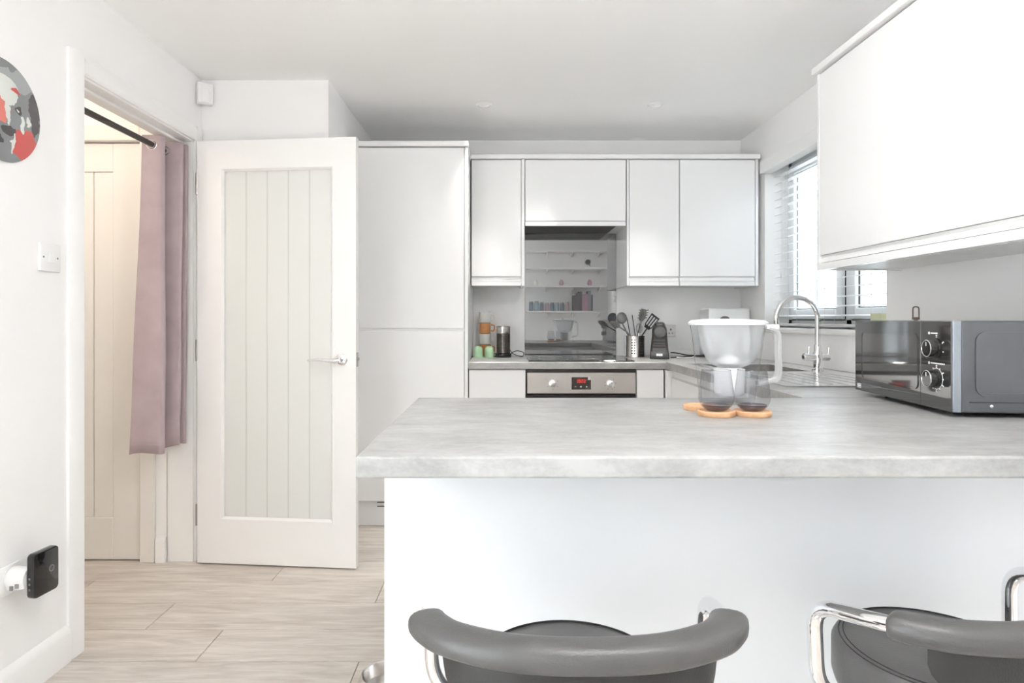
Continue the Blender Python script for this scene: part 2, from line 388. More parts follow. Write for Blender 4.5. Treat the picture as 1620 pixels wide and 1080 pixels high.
    def build(s, name, m, parent=None, local=False, smooth=True, center=False, angle=38):
        bm = s.bm
        off = Vector((0, 0, 0))
        if parent is not None and not local:
            loc, rz = ORG[parent.name]
            bmesh.ops.transform(bm, matrix=(Matrix.Translation(loc) @ Matrix.Rotation(rz, 4, 'Z')).inverted(), verts=bm.verts)
        if center:
            xs = [v.co for v in bm.verts]
            lo = Vector([min(v[i] for v in xs) for i in range(3)]); hi = Vector([max(v[i] for v in xs) for i in range(3)])
            off = (lo + hi) / 2
            if parent is None: off.z = lo.z
            bmesh.ops.translate(bm, vec=-off, verts=bm.verts)
        me = bpy.data.meshes.new(name); bm.normal_update(); bm.to_mesh(me); bm.free()
        if smooth:
            for p in me.polygons: p.use_smooth = True
            me.set_sharp_from_angle(angle=R(angle))
        o = bpy.data.objects.new(name, me); C.objects.link(o); o.location = off
        if m: me.materials.append(MATS[m])
        if parent is not None: o.parent = parent; ORG[o.name] = ORG[parent.name]
        else: ORG[o.name] = (Vector(off), 0.0)
        if parent is not None and center:
            base, rz = ORG[parent.name]
            ORG[o.name] = (base + Matrix.Rotation(rz, 3, 'Z') @ off, rz)
        return o
def struct(o, label, cat): return tag(o, label, cat, kind='structure')
def px(x, y, Y):   # measured position: direction of a picture point taken to depth Y
    return Vector(((x - 793) * Y / 1000, Y, EYE - (y - 505) * Y / 1000))
def solidify(o, t):
    md = o.modifiers.new('thickness', 'SOLIDIFY'); md.thickness = t; md.offset = 0

# ------------------------------------------------------------------ room shell
XL, XR, YB, YR, ZC = -1.46, 1.56, 4.12, -1.05, 2.31
WT = 0.12
OY0, OY1, OZ = 2.17, 3.02, 2.015          # structural doorway in the left wall
WY0, WY1, WZ0, WZ1 = 2.56, 3.74, 1.10, 2.08   # kitchen window hole

fl = B().box(-2.75, 1.75, -1.2, 4.3, -0.06, -0.013).build('floor', 'subfloor', smooth=False)
struct(fl, 'pale greige oak plank floor running through doorway', 'floor')
ROW = 0.2187; y0 = 2.116
joints = {0: -1.026, 1: -1.316, 2: -0.51, 3: -1.006, -1: -0.476}
LEN = 1.27
for k in range(-16, 11):
    ya, yb = y0 + k * ROW, y0 + (k + 1) * ROW
    if yb < -1.05 or ya > 4.15: continue
    j = joints.get(k, random.uniform(-1.2, -0.1))
    xs = [j + LEN * n for n in range(-3, 5)]
    for a, b in zip(xs, xs[1:]):
        a, b = max(a, -2.70), min(b, 1.60)
        if b - a < 0.05: continue
        B().box(a + 0.0013, b - 0.0013, max(ya, -1.1) + 0.0018, min(yb, 4.2) - 0.0018, -0.012, 0.0, 0.001).build('floor_plank', 'oak_plank', fl, smooth=False, center=True)

w = B()
LY0, LY1, LZ0, LZ1 = -0.98, 0.22, 0.0, 2.15     # opening added for unseen glazed doors that let daylight in
w.box(XL - WT, XL, -1.2, LY0, 0, ZC).box(XL - WT, XL, LY1, OY0, 0, ZC).box(XL - WT, XL, LY0, LY1, 0, LZ0).box(XL - WT, XL, LY0, LY1, LZ1, ZC).box(XL - WT, XL, OY1, 4.24, 0, ZC).box(XL - WT, XL, OY0, OY1, OZ, ZC)
struct(w.build('wall_left', 'wall_paint', smooth=False), 'white painted wall with doorway into hall', 'wall')
struct(B().box(XL, XR + 0.3, YB, YB + 0.12, 0, ZC).build('wall_back', 'wall_paint', smooth=False), 'white painted wall behind wall cabinets', 'wall')
struct(B().box(XL, -0.842, 3.08, YB, 0, ZC).build('wall_return', 'wall_paint', smooth=False), 'white painted boxed-out wall behind open glazed door', 'wall')
w = B(); XO = XR + 0.30
w.box(XR, XO, -1.2, WY0, 0, ZC).box(XR, XO, WY1, YB, 0, ZC).box(XR, XO, WY0, WY1, 0, WZ0).box(XR, XO, WY0, WY1, WZ1, ZC)
struct(w.build('wall_right', 'wall_paint', smooth=False), 'white painted wall with kitchen window', 'wall')
w = B()
w.box(XL, XR, YR - 0.2, YR, 0, ZC)
struct(w.build('wall_rear', 'wall_paint', smooth=False), 'white painted wall carrying shelves opposite the kitchen', 'wall')
w = B(); HX = -2.46
w.box(-2.75, HX, 2.99, 3.12, 0, ZC).box(-1.70, XL - WT, 2.99, 3.12, 0, ZC).box(HX, -1.70, 2.99, 3.12, 1.985, ZC)
w.box(-2.75, XL - WT, 3.12, 3.2, 0, ZC).box(-2.75, -2.65, 1.1, 2.99, 0, ZC).box(-2.65, XL - WT, 1.1, 1.2, 0, ZC)
struct(w.build('wall_hall', 'wall_paint', smooth=False), 'cream hall walls seen through doorway', 'wall')
struct(B().box(-2.75, XR + 0.3, -1.25, 4.24, ZC, ZC + 0.1).build('ceiling', 'ceiling_paint', smooth=False), 'plain off-white ceiling', 'ceiling')

up = B().box(-2.75, XR + 0.3, -1.25, 4.24, ZC + 0.1, 5.2).build('shade_block_upper', 'wall_paint', smooth=False)  # block added above the ceiling so the fence lies in shadow
struct(up, 'added unseen white block over the ceiling, shading the fence', 'wall')
# skirting
sk = B().prism([(XL, 0.0), (XL + 0.018, 0.0), (XL + 0.018, 0.095), (XL + 0.012, 0.112), (XL, 0.12)], 'y', 0.24, 2.122)
struct(sk.build('baseboard_left', 'trim_paint'), 'white skirting along wall under light switch', 'skirting')
sk = B().prism([(2.99, 0), (2.972, 0), (2.972, 0.10), (2.978, 0.115), (2.99, 0.12)], 'x', -1.628, -1.582)
struct(sk.build('baseboard_hall', 'trim_paint'), 'short white skirting beside hall door frame', 'skirting')

# doorway lining and architrave
t = thing('trim_1', (XL, 2.6, 0), 'white painted door lining and architrave around hall doorway', 'door frame', kind='structure')
b = B(); b.box(XL - WT - 0.002, XL + 0.002, OY0, OY0 + 0.03, 0, OZ).box(XL - WT - 0.002, XL + 0.002, OY1 - 0.03, OY1, 0, OZ).box(XL - WT - 0.002, XL + 0.002, OY0, OY1, OZ - 0.03, OZ)
b.build('lining', 'trim_paint', t, smooth=False)
b = B(); b.box(XL - 0.08, XL - 0.045, OY0 + 0.03, OY0 + 0.042, 0, OZ - 0.03, 0.002).box(XL - 0.08, XL - 0.045, OY0 + 0.03, OY1 - 0.03, OZ - 0.042, OZ - 0.03, 0.002)
b.build('door_stop', 'trim_paint', t, smooth=False)
def arch_profile(o, i):  # outer, inner offset -> thickness profile
    return [(o, 0), (o, 0.010), (o * 0.75 + i * 0.25, 0.018), (i * 0.9 + o * 0.1, 0.018), (i, 0.012), (i, 0)]
b = B()
b.prism([(XL + d, y) for y, d in arch_profile(2.122, 2.194)], 'z', 0, 2.062)
b.build('architrave', 'trim_paint', t)
b = B(); b.prism([(XL + d, y) for y, d in arch_profile(3.068, 2.998)], 'z', 0, 2.062); b.build('architrave', 'trim_paint', t)
b = B(); b.prism([(XL + d, z) for z, d in arch_profile(2.062, 1.992)], 'y', 2.194, 2.998); b.build('architrave', 'trim_paint', t)

# hall door (cottage door) with frame
d2 = thing('door_2', (-2.08, 3.0, 0), 'closed cream cottage door with vertical boards in the hall', 'door', kind='structure')
b = B(); Y0, Y1 = 3.0, 3.035
b.box(HX + 0.005, HX + 0.135, Y0, Y1, 0.006, 1.98, 0.002).box(-1.842, -1.705, Y0, Y1, 0.006, 1.98, 0.002)
b.box(HX + 0.135, -1.842, Y0, Y1, 1.845, 1.98, 0.002).box(HX + 0.135, -1.842, Y0, Y1, 0.006, 0.205, 0.002)
b.build('door_frame', 'hall_door_paint', d2, smooth=False)
n = 5; x0 = HX + 0.135; wd = (-1.842 - x0) / n
for i in range(n):
    B().box(x0 + i * wd + 0.0015, x0 + (i + 1) * wd - 0.0015, Y0 + 0.007, Y1 - 0.008, 0.205, 1.845, 0.003).build('panel_board', 'hall_door_paint', d2, smooth=False)
for z in (0.37, 1.76):
    B().box(-1.712, -1.704, 2.992, 3.0, z - 0.045, z + 0.045, 0.001).lathe([(0.005, z - 0.045), (0.005, z + 0.045)], (-1.703, 2.993, 0), 8).build('hinge', 'hinge_steel', d2)
t = thing('trim_2', (-1.66, 2.97, 0), 'cream architrave around the hall door', 'door frame', kind='structure')
B().box(-1.70, -1.632, 2.968, 2.992, 0, 2.055, 0.004).build('architrave', 'hall_door_paint', t, smooth=False)
B().box(HX - 0.07, HX, 2.968, 2.992, 0, 2.055, 0.004).build('architrave', 'hall_door_paint', t, smooth=False)
B().box(HX, -1.70, 2.968, 2.992, 1.985, 2.055, 0.004).build('architrave', 'hall_door_paint', t, smooth=False)

# open glazed door, hinged on the far jamb
ang = math.atan2(-0.072, 0.757)
d1 = thing('door_1', (-1.422, 2.958, 0), 'open white glazed door with one tall pane and chrome lever', 'door', rotz=ang, kind='structure')
DW, DT, D0, D1 = 0.762, 0.036, 0.008, 1.978
gx0, gx1, gz0, gz1 = 0.118, 0.652, 0.215, 1.845
b = B()
for q in ((0, gx0, D0, D1), (gx1, DW, D0, D1), (gx0, gx1, D0, gz0), (gx0, gx1, gz1, D1)):
    b.box(q[0], q[1], 0, DT, q[2], q[3])
b.build('door_leaf', 'door_paint', d1, local=True, smooth=False)
def bead(u0, u1, v0, v1, yf):
    w_ = 0.016
    bb = B()
    # mitred bevel moulding: four prisms
    O = [(u0, v0), (u1, v0), (u1, v1), (u0, v1)]; I = [(u0 + w_, v0 + w_), (u1 - w_, v0 + w_), (u1 - w_, v1 - w_), (u0 + w_, v1 - w_)]
    ro = [bb.bm.verts.new((u, yf - 0.003, v)) for u, v in O]; rm = [bb.bm.verts.new((u * 0.6 + p * 0.4, yf - 0.003, v * 0.6 + q * 0.4)) for (u, v), (p, q) in zip(O, I)]
    ri = [bb.bm.verts.new((u, yf + 0.010, v)) for u, v in I]; rb = [bb.bm.verts.new((u, yf + 0.010, v)) for u, v in O]
    for A, D in ((ro, rm), (rm, ri), (ri, rb), (rb, ro)):
        for i in range(4): bb.bm.faces.new((A[i], A[(i + 1) % 4], D[(i + 1) % 4], D[i]))
    bmesh.ops.recalc_face_normals(bb.bm, faces=bb.bm.faces)
    return bb
bead(gx0 - 0.006, gx1 + 0.006, gz0 - 0.006, gz1 + 0.006, 0.0).build('glazing_bead', 'door_paint', d1, local=True, smooth=False)
gp = B().box(gx0, gx1, 0.0135, 0.0175, gz0, gz1).build('glass_pane', 'door_glass', d1, local=True, smooth=False)
for i in range(1, 5):
    x = gx0 + 0.012 + (gx1 - gx0 - 0.024) * i / 5
    B().box(x - 0.0035, x + 0.0035, 0.0125, 0.0133, gz0 + 0.012, gz1 - 0.012).build('etched_line', 'etched_glass', gp, local=True, smooth=False)
hz = 0.963; hx = 0.697
h = B().lathe([(0.026, 0.0), (0.026, -0.007), (0.022, -0.010), (0.011, -0.011), (0.0105, -0.04)], (hx, 0, hz), 24, 'y').build('handle_rose', 'chrome', d1, local=True)
lv = fillet([(hx + 0.004, -0.045, hz), (hx - 0.03, -0.050, hz - 0.006), (hx - 0.08, -0.052, hz + 0.001), (hx - 0.142, -0.050, hz - 0.003)], 0.03)
B().tube(lv, [0.012 - 0.007 * i / (len(lv) - 1) for i in range(len(lv))], 10).build('lever', 'chrome', h, local=True)
hb = B().lathe([(0.026, DT), (0.026, DT + 0.008), (0.011, DT + 0.010), (0.0105, DT + 0.035)], (hx, 0, hz), 24, 'y').build('handle_rose', 'chrome', d1, local=True)
B().tube([(hx, DT + 0.036, hz), (hx - 0.11, DT + 0.04, hz)], 0.008, 10).build('lever', 'chrome', hb, local=True)
B().box(DW, DW + 0.0015, 0.006, 0.030, hz - 0.035, hz + 0.03).box(DW, DW + 0.010, 0.012, 0.024, hz - 0.008, hz + 0.008, 0.003).build('latch', 'hinge_steel', d1, local=True, smooth=False)
for z in (0.23, 1.0, 1.78):
    B().lathe([(0.006, z - 0.05), (0.006, z + 0.05)], (-0.005, 0.004, 0), 10).build('hinge', 'hinge_steel', d1, local=True)

# window in the right wall
wi = thing('window_1', (1.70, 3.15, WZ0), 'white framed double window above the sink', 'window', kind='structure')
FX0, FX1 = 1.70, 1.765
b = B(); fw = 0.045
b.box(FX0, FX1, WY0, WY0 + fw, WZ0, WZ1, 0.003).box(FX0, FX1, WY1 - fw, WY1, WZ0, WZ1, 0.003).box(FX0, FX1, WY0, WY1, WZ0, WZ0 + fw, 0.003).box(FX0, FX1, WY0, WY1, WZ1 - fw, WZ1, 0.003).box(FX0, FX1, 3.065, 3.115, WZ0, WZ1, 0.003)
b.build('outer_frame', 'upvc', wi, smooth=False)
def sash(ya, yb):
    z0, z1 = WZ0 + fw, WZ1 - fw
    b = B(); b.box(FX0 - 0.012, FX0 - 0.006, ya - 0.004, yb + 0.004, z0 - 0.004, z1 + 0.004)
    g = B(); q = 0.006
    g.box(FX0 - 0.003, FX0 + 0.0, ya - q, ya, z0, z1).box(FX0 - 0.003, FX0, yb, yb + q, z0, z1).box(FX0 - 0.003, FX0, ya, yb, z0 - q, z0).box(FX0 - 0.003, FX0, ya, yb, z1, z1 + q)
    g.build('gasket', 'gasket', wi, smooth=False); b.bm.free()
    s_ = 0.055
    b = B(); b.box(FX0 - 0.018, FX0 + 0.03, ya + 0.002, ya + s_, z0, z1, 0.004).box(FX0 - 0.018, FX0 + 0.03, yb - s_, yb - 0.002, z0, z1, 0.004).box(FX0 - 0.018, FX0 + 0.03, ya + s_, yb - s_, z0, z0 + s_, 0.004).box(FX0 - 0.018, FX0 + 0.03, ya + s_, yb - s_, z1 - s_, z1, 0.004)
    o = b.build('sash', 'upvc', wi, smooth=False)
    B().box(FX0 + 0.004, FX0 + 0.008, ya + s_, yb - s_, z0 + s_, z1 - s_).build('glass_pane', 'pane_glass', o, smooth=False)
    g = B(); a, c, d, e = ya + s_, yb - s_, z0 + s_, z1 - s_
    g.box(FX0 - 0.002, FX0 + 0.004, a, a + 0.005, d, e).box(FX0 - 0.002, FX0 + 0.004, c - 0.005, c, d, e).box(FX0 - 0.002, FX0 + 0.004, a, c, d, d + 0.005).box(FX0 - 0.002, FX0 + 0.004, a, c, e - 0.005, e)
    g.build('glazing_seal', 'gasket', o, smooth=False)
sash(3.121, WY1 - fw - 0.006); sash(WY0 + fw + 0.006, 3.059)
struct(B().box(1.535, 1.70, WY0 - 0.03, WY1 + 0.03, WZ0 - 0.028, WZ0, 0.008, 2).build('trim_3', 'trim_paint'), 'white window sill board with rounded nose', 'window sill')

wi = thing('added_window', (XL - 0.08, -0.07, LZ0), 'added unseen white framed glazed doors letting daylight in from the side', 'window', kind='structure')  # doors added out of view as a side daylight source
b = B(); xa, xb = XL - 0.10, XL - 0.04
for y in (LY0, (LY0 + LY1) / 2 - 0.03, LY1 - 0.06): b.box(xa, xb, y, y + 0.06, LZ0, LZ1, 0.004)
b.box(xa, xb, LY0, LY1, LZ0, LZ0 + 0.06, 0.004).box(xa, xb, LY0, LY1, LZ1 - 0.06, LZ1, 0.004)
b.build('outer_frame', 'upvc', wi, smooth=False)
for y0_, y1_ in ((LY0 + 0.06, (LY0 + LY1) / 2 - 0.03), ((LY0 + LY1) / 2 + 0.03, LY1 - 0.06)):
    B().box(XL - 0.072, XL - 0.068, y0_, y1_, LZ0 + 0.06, LZ1 - 0.06).build('glass_pane', 'pane_glass', wi, smooth=False)
# outside
struct(B().box(-12, 14, -14, 14, -0.35, -0.25).build('ground_outside', 'ground', smooth=False), 'grey paved ground outside the house', 'ground')
fe = thing('garden_fence', (2.95, 5.0, -0.25), 'pale grey board fence outside the kitchen window', 'fence')
for i in range(46):
    y = 0.6 + i * 0.19
    B().box(2.95 + 0.012 * (i % 2), 2.97 + 0.012 * (i % 2), y, y + 0.183, -0.25, 2.35 + random.uniform(-0.01, 0.01)).build('fence_board', 'fence_board', fe, smooth=False, center=True)
B().box(2.985, 3.03, 0.6, 9.4, 0.2, 0.28).build('rail', 'fence_board', fe, smooth=False)
B().box(2.985, 3.03, 0.6, 9.4, 1.35, 1.43).build('rail', 'fence_board', fe, smooth=False)

# ------------------------------------------------------------------ lamps
def downlight(x, y, label):
    t = thing('downlight', (x, y, ZC), label, 'light', group='recessed ceiling downlights')
    B().lathe([(0.030, ZC - 0.0005), (0.031, ZC - 0.006), (0.038, ZC - 0.007), (0.044, ZC - 0.0005)], (x, y, 0), 28, cap0=False, cap1=False).build('ring', 'white_plastic', t)
    B().lathe([(0.0005, ZC - 0.003), (0.030, ZC - 0.002)], (x, y, 0), 24, cap0=True, cap1=False).build('lens', 'lamp_lens', t)
    d = bpy.data.lights.new('downlight_lamp', 'AREA'); d.shape = 'DISK'; d.size = 0.06; d.energy = DOWNLIGHT_W; d.color = (1.0, 0.95, 0.88); d.spread = R(58)
    l = bpy.data.objects.new('downlight_lamp', d); C.objects.link(l); l.parent = t; l.location = (0, 0, -0.012)
downlight(-0.093, 3.43, 'small white recessed downlight in ceiling above the oven side')
downlight(0.837, 3.43, 'small white recessed downlight in ceiling above the sink corner')
for x, lb in ((0.285, 'added unseen white globe pendant for fill light, hob side'), (0.46, 'added unseen white globe pendant for fill light, microwave side')):
    yy, zz = 0.80, 2.16  # pendants added above the view to even out the room light
    t = thing('fill_pendant', (x, yy, ZC), lb, 'light', group='added fill pendants out of view')
    B().lathe([(0.05, ZC), (0.05, ZC - 0.015), (0.01, ZC - 0.02)], (x, yy, 0), 24).build('ceiling_rose', 'white_plastic', t)
    B().tube([(x, yy, ZC - 0.018), (x, yy, zz + 0.07)], 0.003, 8).build('flex', 'cord_white', t)
    B().lathe([(0.075 * math.sin(R(a)), zz + 0.075 * math.cos(R(a))) for a in (1, 15, 30, 45, 60, 75, 90, 105, 120, 135, 150, 165, 179)], (x, yy, 0), 32).build('globe_shade', 'globe_opal', t)
    d = bpy.data.lights.new('fill_pendant_bulb', 'POINT'); d.energy = FILL_PENDANT_W; d.color = (1.0, 0.985, 0.975); d.shadow_soft_size = 0.03
    l = bpy.data.objects.new('fill_pendant_bulb', d); C.objects.link(l); l.parent = t; l.location = (0, 0, zz - ZC)
t = thing('hall_lamp', (-2.1, 2.2, ZC), 'round flush ceiling lamp in the hall', 'light')
B().lathe([(0.11, ZC), (0.11, ZC - 0.03), (0.10, ZC - 0.035)], (-2.1, 2.2, 0), 32, cap1=False).build('base', 'white_plastic', t)
B().lathe([(0.10, ZC - 0.03), (0.09, ZC - 0.06), (0.05, ZC - 0.075), (0.001, ZC - 0.08)], (-2.1, 2.2, 0), 32).build('diffuser', 'hall_lens', t)
d = bpy.data.lights.new('hall_bulb', 'POINT'); d.energy = HALL_W; d.color = (1.0, 0.86, 0.72); d.shadow_soft_size = 0.1
l = bpy.data.objects.new('hall_bulb', d); C.objects.link(l); l.parent = t; l.location = (0, 0, -0.2)

# ------------------------------------------------------------------ cabinets
def door_panel(x0, x1, z0, z1, yf, parent, m='gloss_white', thick=0.02, name='door'):
    return B().box(x0, x1, yf, yf + thick, z0, z1, 0.0015).build(name, m, parent, smooth=False)
# tall unit
TF = 3.47; TX0, TX1 = -0.828, -0.183
t = thing('tall_cabinet', ((TX0 + TX1) / 2, TF + 0.3, 0), 'tall white gloss larder cabinet with two handleless doors', 'cabinet')
B().box(TX0, TX1 - 0.018, TF + 0.022, YB - 0.003, 0.146, 2.09).build('body', 'carcass_white', t, smooth=False)
B().box(TX1 - 0.018, TX1, TF, YB - 0.003, 0.0, 2.09, 0.001).build('side_panel', 'gloss_white', t, smooth=False)
door_panel(TX0, TX1 - 0.021, 1.096, 2.087, TF, t); door_panel(TX0, TX1 - 0.021, 0.148, 1.080, TF, t)
B().box(TX0, TX1 - 0.021, TF + 0.012, TF + 0.022, 1.080, 1.096).build('grip_rail', 'carcass_white', t, smooth=False)
B().box(TX0, TX1 + 0.003, TF - 0.018, YB - 0.003, 2.092, 2.119, 0.002).build('cornice', 'gloss_white', t, smooth=False)
pl = B().box(TX0, TX1 - 0.018, TF + 0.045, TF + 0.06, 0.0, 0.146).build('plinth', 'gloss_white', t, smooth=False)
B().box(-0.69, -0.58, TF + 0.042, TF + 0.045, 0.126, 0.131).box(-0.69, -0.58, TF + 0.042, TF + 0.045, 0.104, 0.109).build('vent_slot', 'dark_mark', pl, smooth=False)

WF = 3.765; WD = YB - 0.003
def wall_unit(x0, x1, label, lip=True, right_end=False, left_end=False, zd=1.401, zb=1.345):
    t = thing('wall_cabinet', ((x0 + x1) / 2, (WF + WD) / 2, zb), label, 'cabinet', group='white gloss wall cabinets')
    B().box(x0 + 0.001, x1 - 0.001, WF + 0.021, WD, zb + 0.012, 2.096).build('body', 'carcass_white', t, smooth=False)
    a, c = x0 + 0.003, x1 - 0.003
    if right_end:
        B().box(x1 - 0.018, x1 - 0.0005, WF - 0.001, WD, zb, 2.098, 0.001).build('end_panel', 'gloss_white', t, smooth=False); c = x1 - 0.021
    if left_end:
        B().box(x0 + 0.0005, x0 + 0.012, WF - 0.001, WD, zb, 2.098, 0.001).build('end_panel', 'gloss_white', t, smooth=False); a = x0 + 0.015
    dr = door_panel(a, c, zd, 2.094, WF, t)
    # handleless grip under the door: a bevelled recess and lower lip
    B().prism([(WF + 0.001, zd - 0.002), (WF + 0.012, zd - 0.008), (WF + 0.006, zd - 0.028), (WF + 0.02, zd - 0.028), (WF + 0.02, zd - 0.002)], 'x', a, c).build('grip_rail', 'gloss_white', t, smooth=False)
    B().box(a, c, WF - 0.001, WF + 0.02, zb, zd - 0.031, 0.001).build('pelmet', 'gloss_white', t, smooth=False)
    B().box(a, c, WF + 0.022, WD, zb + 0.006, zb + 0.011).build('underside', 'carcass_white', t, smooth=False)
    return t
wall_unit(-0.180, 0.139, 'narrow white wall cabinet between tall cabinet and extractor', right_end=True)
wall_unit(0.748, 1.062, 'narrow white wall cabinet right beside the extractor, over utensil pot', left_end=True)
wall_unit(1.062, 1.532, 'wide white wall cabinet over the corner by the window', right_end=True)
t = thing('extractor_cabinet', (0.443, 3.94, 1.70), 'short white wall cabinet with extractor over grey splashback', 'cabinet')
B().box(0.141, 0.746, WF + 0.021, WD, 1.735, 2.096).build('body', 'carcass_white', t, smooth=False)
door_panel(0.143, 0.742, 1.732, 2.094, WF, t)
B().box(0.143, 0.742, WF - 0.001, WF + 0.02, 1.702, 1.729, 0.001).build('pelmet', 'gloss_white', t, smooth=False)
B().box(0.690, 0.742, WF + 0.021, WD, 1.704, 1.734).build('underside', 'carcass_white', t, smooth=False)
B().box(0.143, 0.6895, WF + 0.021, WD, 1.704, 1.734).build('extractor', 'hood_metal', t, smooth=False)
B().box(-0.180, 1.536, WF - 0.02, WD, 2.0985, 2.124, 0.002).build('cornice', 'gloss_white', None, smooth=False, center=True)
tag(bpy.data.objects['cornice.001'] if 'cornice.001' in bpy.data.objects else bpy.data.objects['cornice'], 'long white cornice running over the back wall cabinets', 'cornice')

# right-hand wall cabinets
RX = 1.235; RD = XR - 0.003
def right_unit(y0, y1, label, far_end=False):
    t = thing('wall_cabinet', ((RX + RD) / 2, (y0 + y1) / 2, 1.335), label, 'cabinet', group='white gloss wall cabinets')
    zb, zd = 1.335, 1.392
    a, c = y0 + 0.0015, y1 - 0.0015
    if far_end:
        B().box(RX - 0.001, RD, y1 - 0.018, y1, zb, 2.098, 0.001).build('end_panel', 'gloss_white', t, smooth=False); c = y1 - 0.0195
    B().box(RX + 0.021, RD, a, c, zb + 0.012, 2.096).build('body', 'carcass_white', t, smooth=False)
    B().box(RX, RX + 0.02, a, c, zd, 2.094, 0.0015).build('door', 'gloss_white', t, smooth=False)
    B().prism([(RX + 0.001, zd - 0.002), (RX + 0.012, zd - 0.008), (RX + 0.006, zd - 0.028), (RX + 0.02, zd - 0.028), (RX + 0.02, zd - 0.002)], 'y', a, c).build('grip_rail', 'gloss_white', t, smooth=False)
    B().box(RX - 0.001, RX + 0.02, a, c, zb, zd - 0.031, 0.001).build('pelmet', 'gloss_white', t, smooth=False)
    B().box(RX + 0.022, RD, a, c, zb + 0.006, zb + 0.011).build('underside', 'carcass_white', t, smooth=False)
right_unit(1.909, 2.47, 'white wall cabinet with end panel next to the window blind', True)
right_unit(1.273, 1.909, 'wide white wall cabinet over the microwave')
b = B().box(RX - 0.02, RD, 1.273, 2.478, 2.0985, 2.124, 0.002).build('cornice', 'gloss_white', None, smooth=False, center=True)
tag(b, 'white cornice strip on top of cabinets above the microwave', 'cornice')

# base cabinets
BF = 3.49; ZW = 0.872
def base_unit(x0, x1, label):
    t = thing('base_cabinet', ((x0 + x1) / 2, 3.8, 0), label, 'cabinet', group='white gloss base cabinets')
    B().box(x0 + 0.001, x1 - 0.001, BF + 0.021, YB - 0.003, 0.146, ZW - 0.001).build('body', 'carcass_white', t, smooth=False)
    door_panel(x0 + 0.002, x1 - 0.002, 0.148, ZW - 0.006, BF, t)
    B().box(x0 + 0.001, x1 - 0.001, BF + 0.05, BF + 0.065, 0.0, 0.145).build('plinth', 'gloss_white', t, smooth=False)
base_unit(-0.180, 0.136, 'white base cabinet door between tall cabinet and oven')
base_unit(0.747, 0.899, 'slim white base cabinet door between oven and corner')
t = thing('base_cabinet', (1.25, 2.7, 0), 'white base cabinet run under sink with handleless doors', 'cabinet', group='white gloss base cabinets')
b = B(); b.box(0.947, 1.555, 1.905, 4.11, 0.146, 0.70).box(0.947, 0.985, 1.905, 4.11, 0.70, ZW - 0.002)
b.build('body', 'carcass_white', t, smooth=False)
for a, c in ((1.905, 2.40), (2.40, 2.90), (2.90, 3.44)):
    d = B().box(0.925, 0.945, a + 0.002, c - 0.002, 0.148, ZW - 0.045, 0.0015).build('door', 'gloss_white', t, smooth=False)
    B().prism([(0.925, ZW - 0.043), (0.937, ZW - 0.038), (0.937, ZW - 0.008), (0.945, ZW - 0.008), (0.945, ZW - 0.043)], 'y', a + 0.002, c - 0.002).build('grip_rail', 'gloss_white', d, smooth=False)
B().box(0.902, 0.945, 3.445, 3.489, 0.148, ZW - 0.006).build('corner_post', 'gloss_white', t, smooth=False)
B().box(1.0, 1.015, 1.905, 3.48, 0, 0.145).build('plinth', 'gloss_white', t, smooth=False)

# peninsula
PF, PB, PL = 1.083, 1.897, -0.250
PANY = 1.33
t = thing('peninsula_cabinet', (0.6, 1.6, 0), 'white peninsula carcass with plain back panel under the breakfast bar', 'cabinet')
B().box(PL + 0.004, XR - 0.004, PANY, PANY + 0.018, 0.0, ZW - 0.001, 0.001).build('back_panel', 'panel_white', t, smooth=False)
B().box(PL + 0.004, PL + 0.022, PANY + 0.019, PB - 0.02, 0.0, ZW - 0.001, 0.001).build('end_panel', 'gloss_white', t, smooth=False)
B().box(PL + 0.023, 0.922, PANY + 0.019, PB - 0.045, 0.146, ZW - 0.002).build('body', 'carcass_white', t, smooth=False)
for a, c in ((PL + 0.024, 0.35), (0.35, 0.92)):
    B().box(a + 0.002, c - 0.002, PB - 0.044, PB - 0.024, 0.148, ZW - 0.006, 0.0015).build('door', 'gloss_white', t, smooth=False)
B().box(PL + 0.023, 0.92, PB - 0.1, PB - 0.085, 0, 0.145).build('plinth', 'gloss_white', t, smooth=False)
# worktops
ZT = 0.91
pen = B().box(PL, XR - 0.002, PF, PB, ZW, ZT, 0.004, 2).build('peninsula_worktop', 'concrete_laminate', None, smooth=False)
tag(pen, 'thick grey concrete-look breakfast bar worktop', 'worktop')
HX0, HX1, HY0, HY1 = 1.03, 1.375, 2.80, 3.24    # bowl cut-out
t = thing('kitchen_worktop', (1.2, 3.6, ZW), 'L-shaped grey concrete-look worktop under the hob and sink', 'worktop')
b = B(); b.box(-0.181, XR - 0.002, TF, YB - 0.002, ZW, ZT, 0.003)
b.build('back_run', 'concrete_laminate', t, smooth=False)
b = B(); e = 0.0005
b.box(0.905, HX0, PB + e, TF - e, ZW, ZT).box(HX1, XR - 0.002, PB + e, TF - e, ZW, ZT).box(HX0, HX1, PB + e, HY0, ZW, ZT).box(HX0, HX1, HY1, TF - e, ZW, ZT)
b.build('side_run', 'concrete_laminate', t, smooth=False)

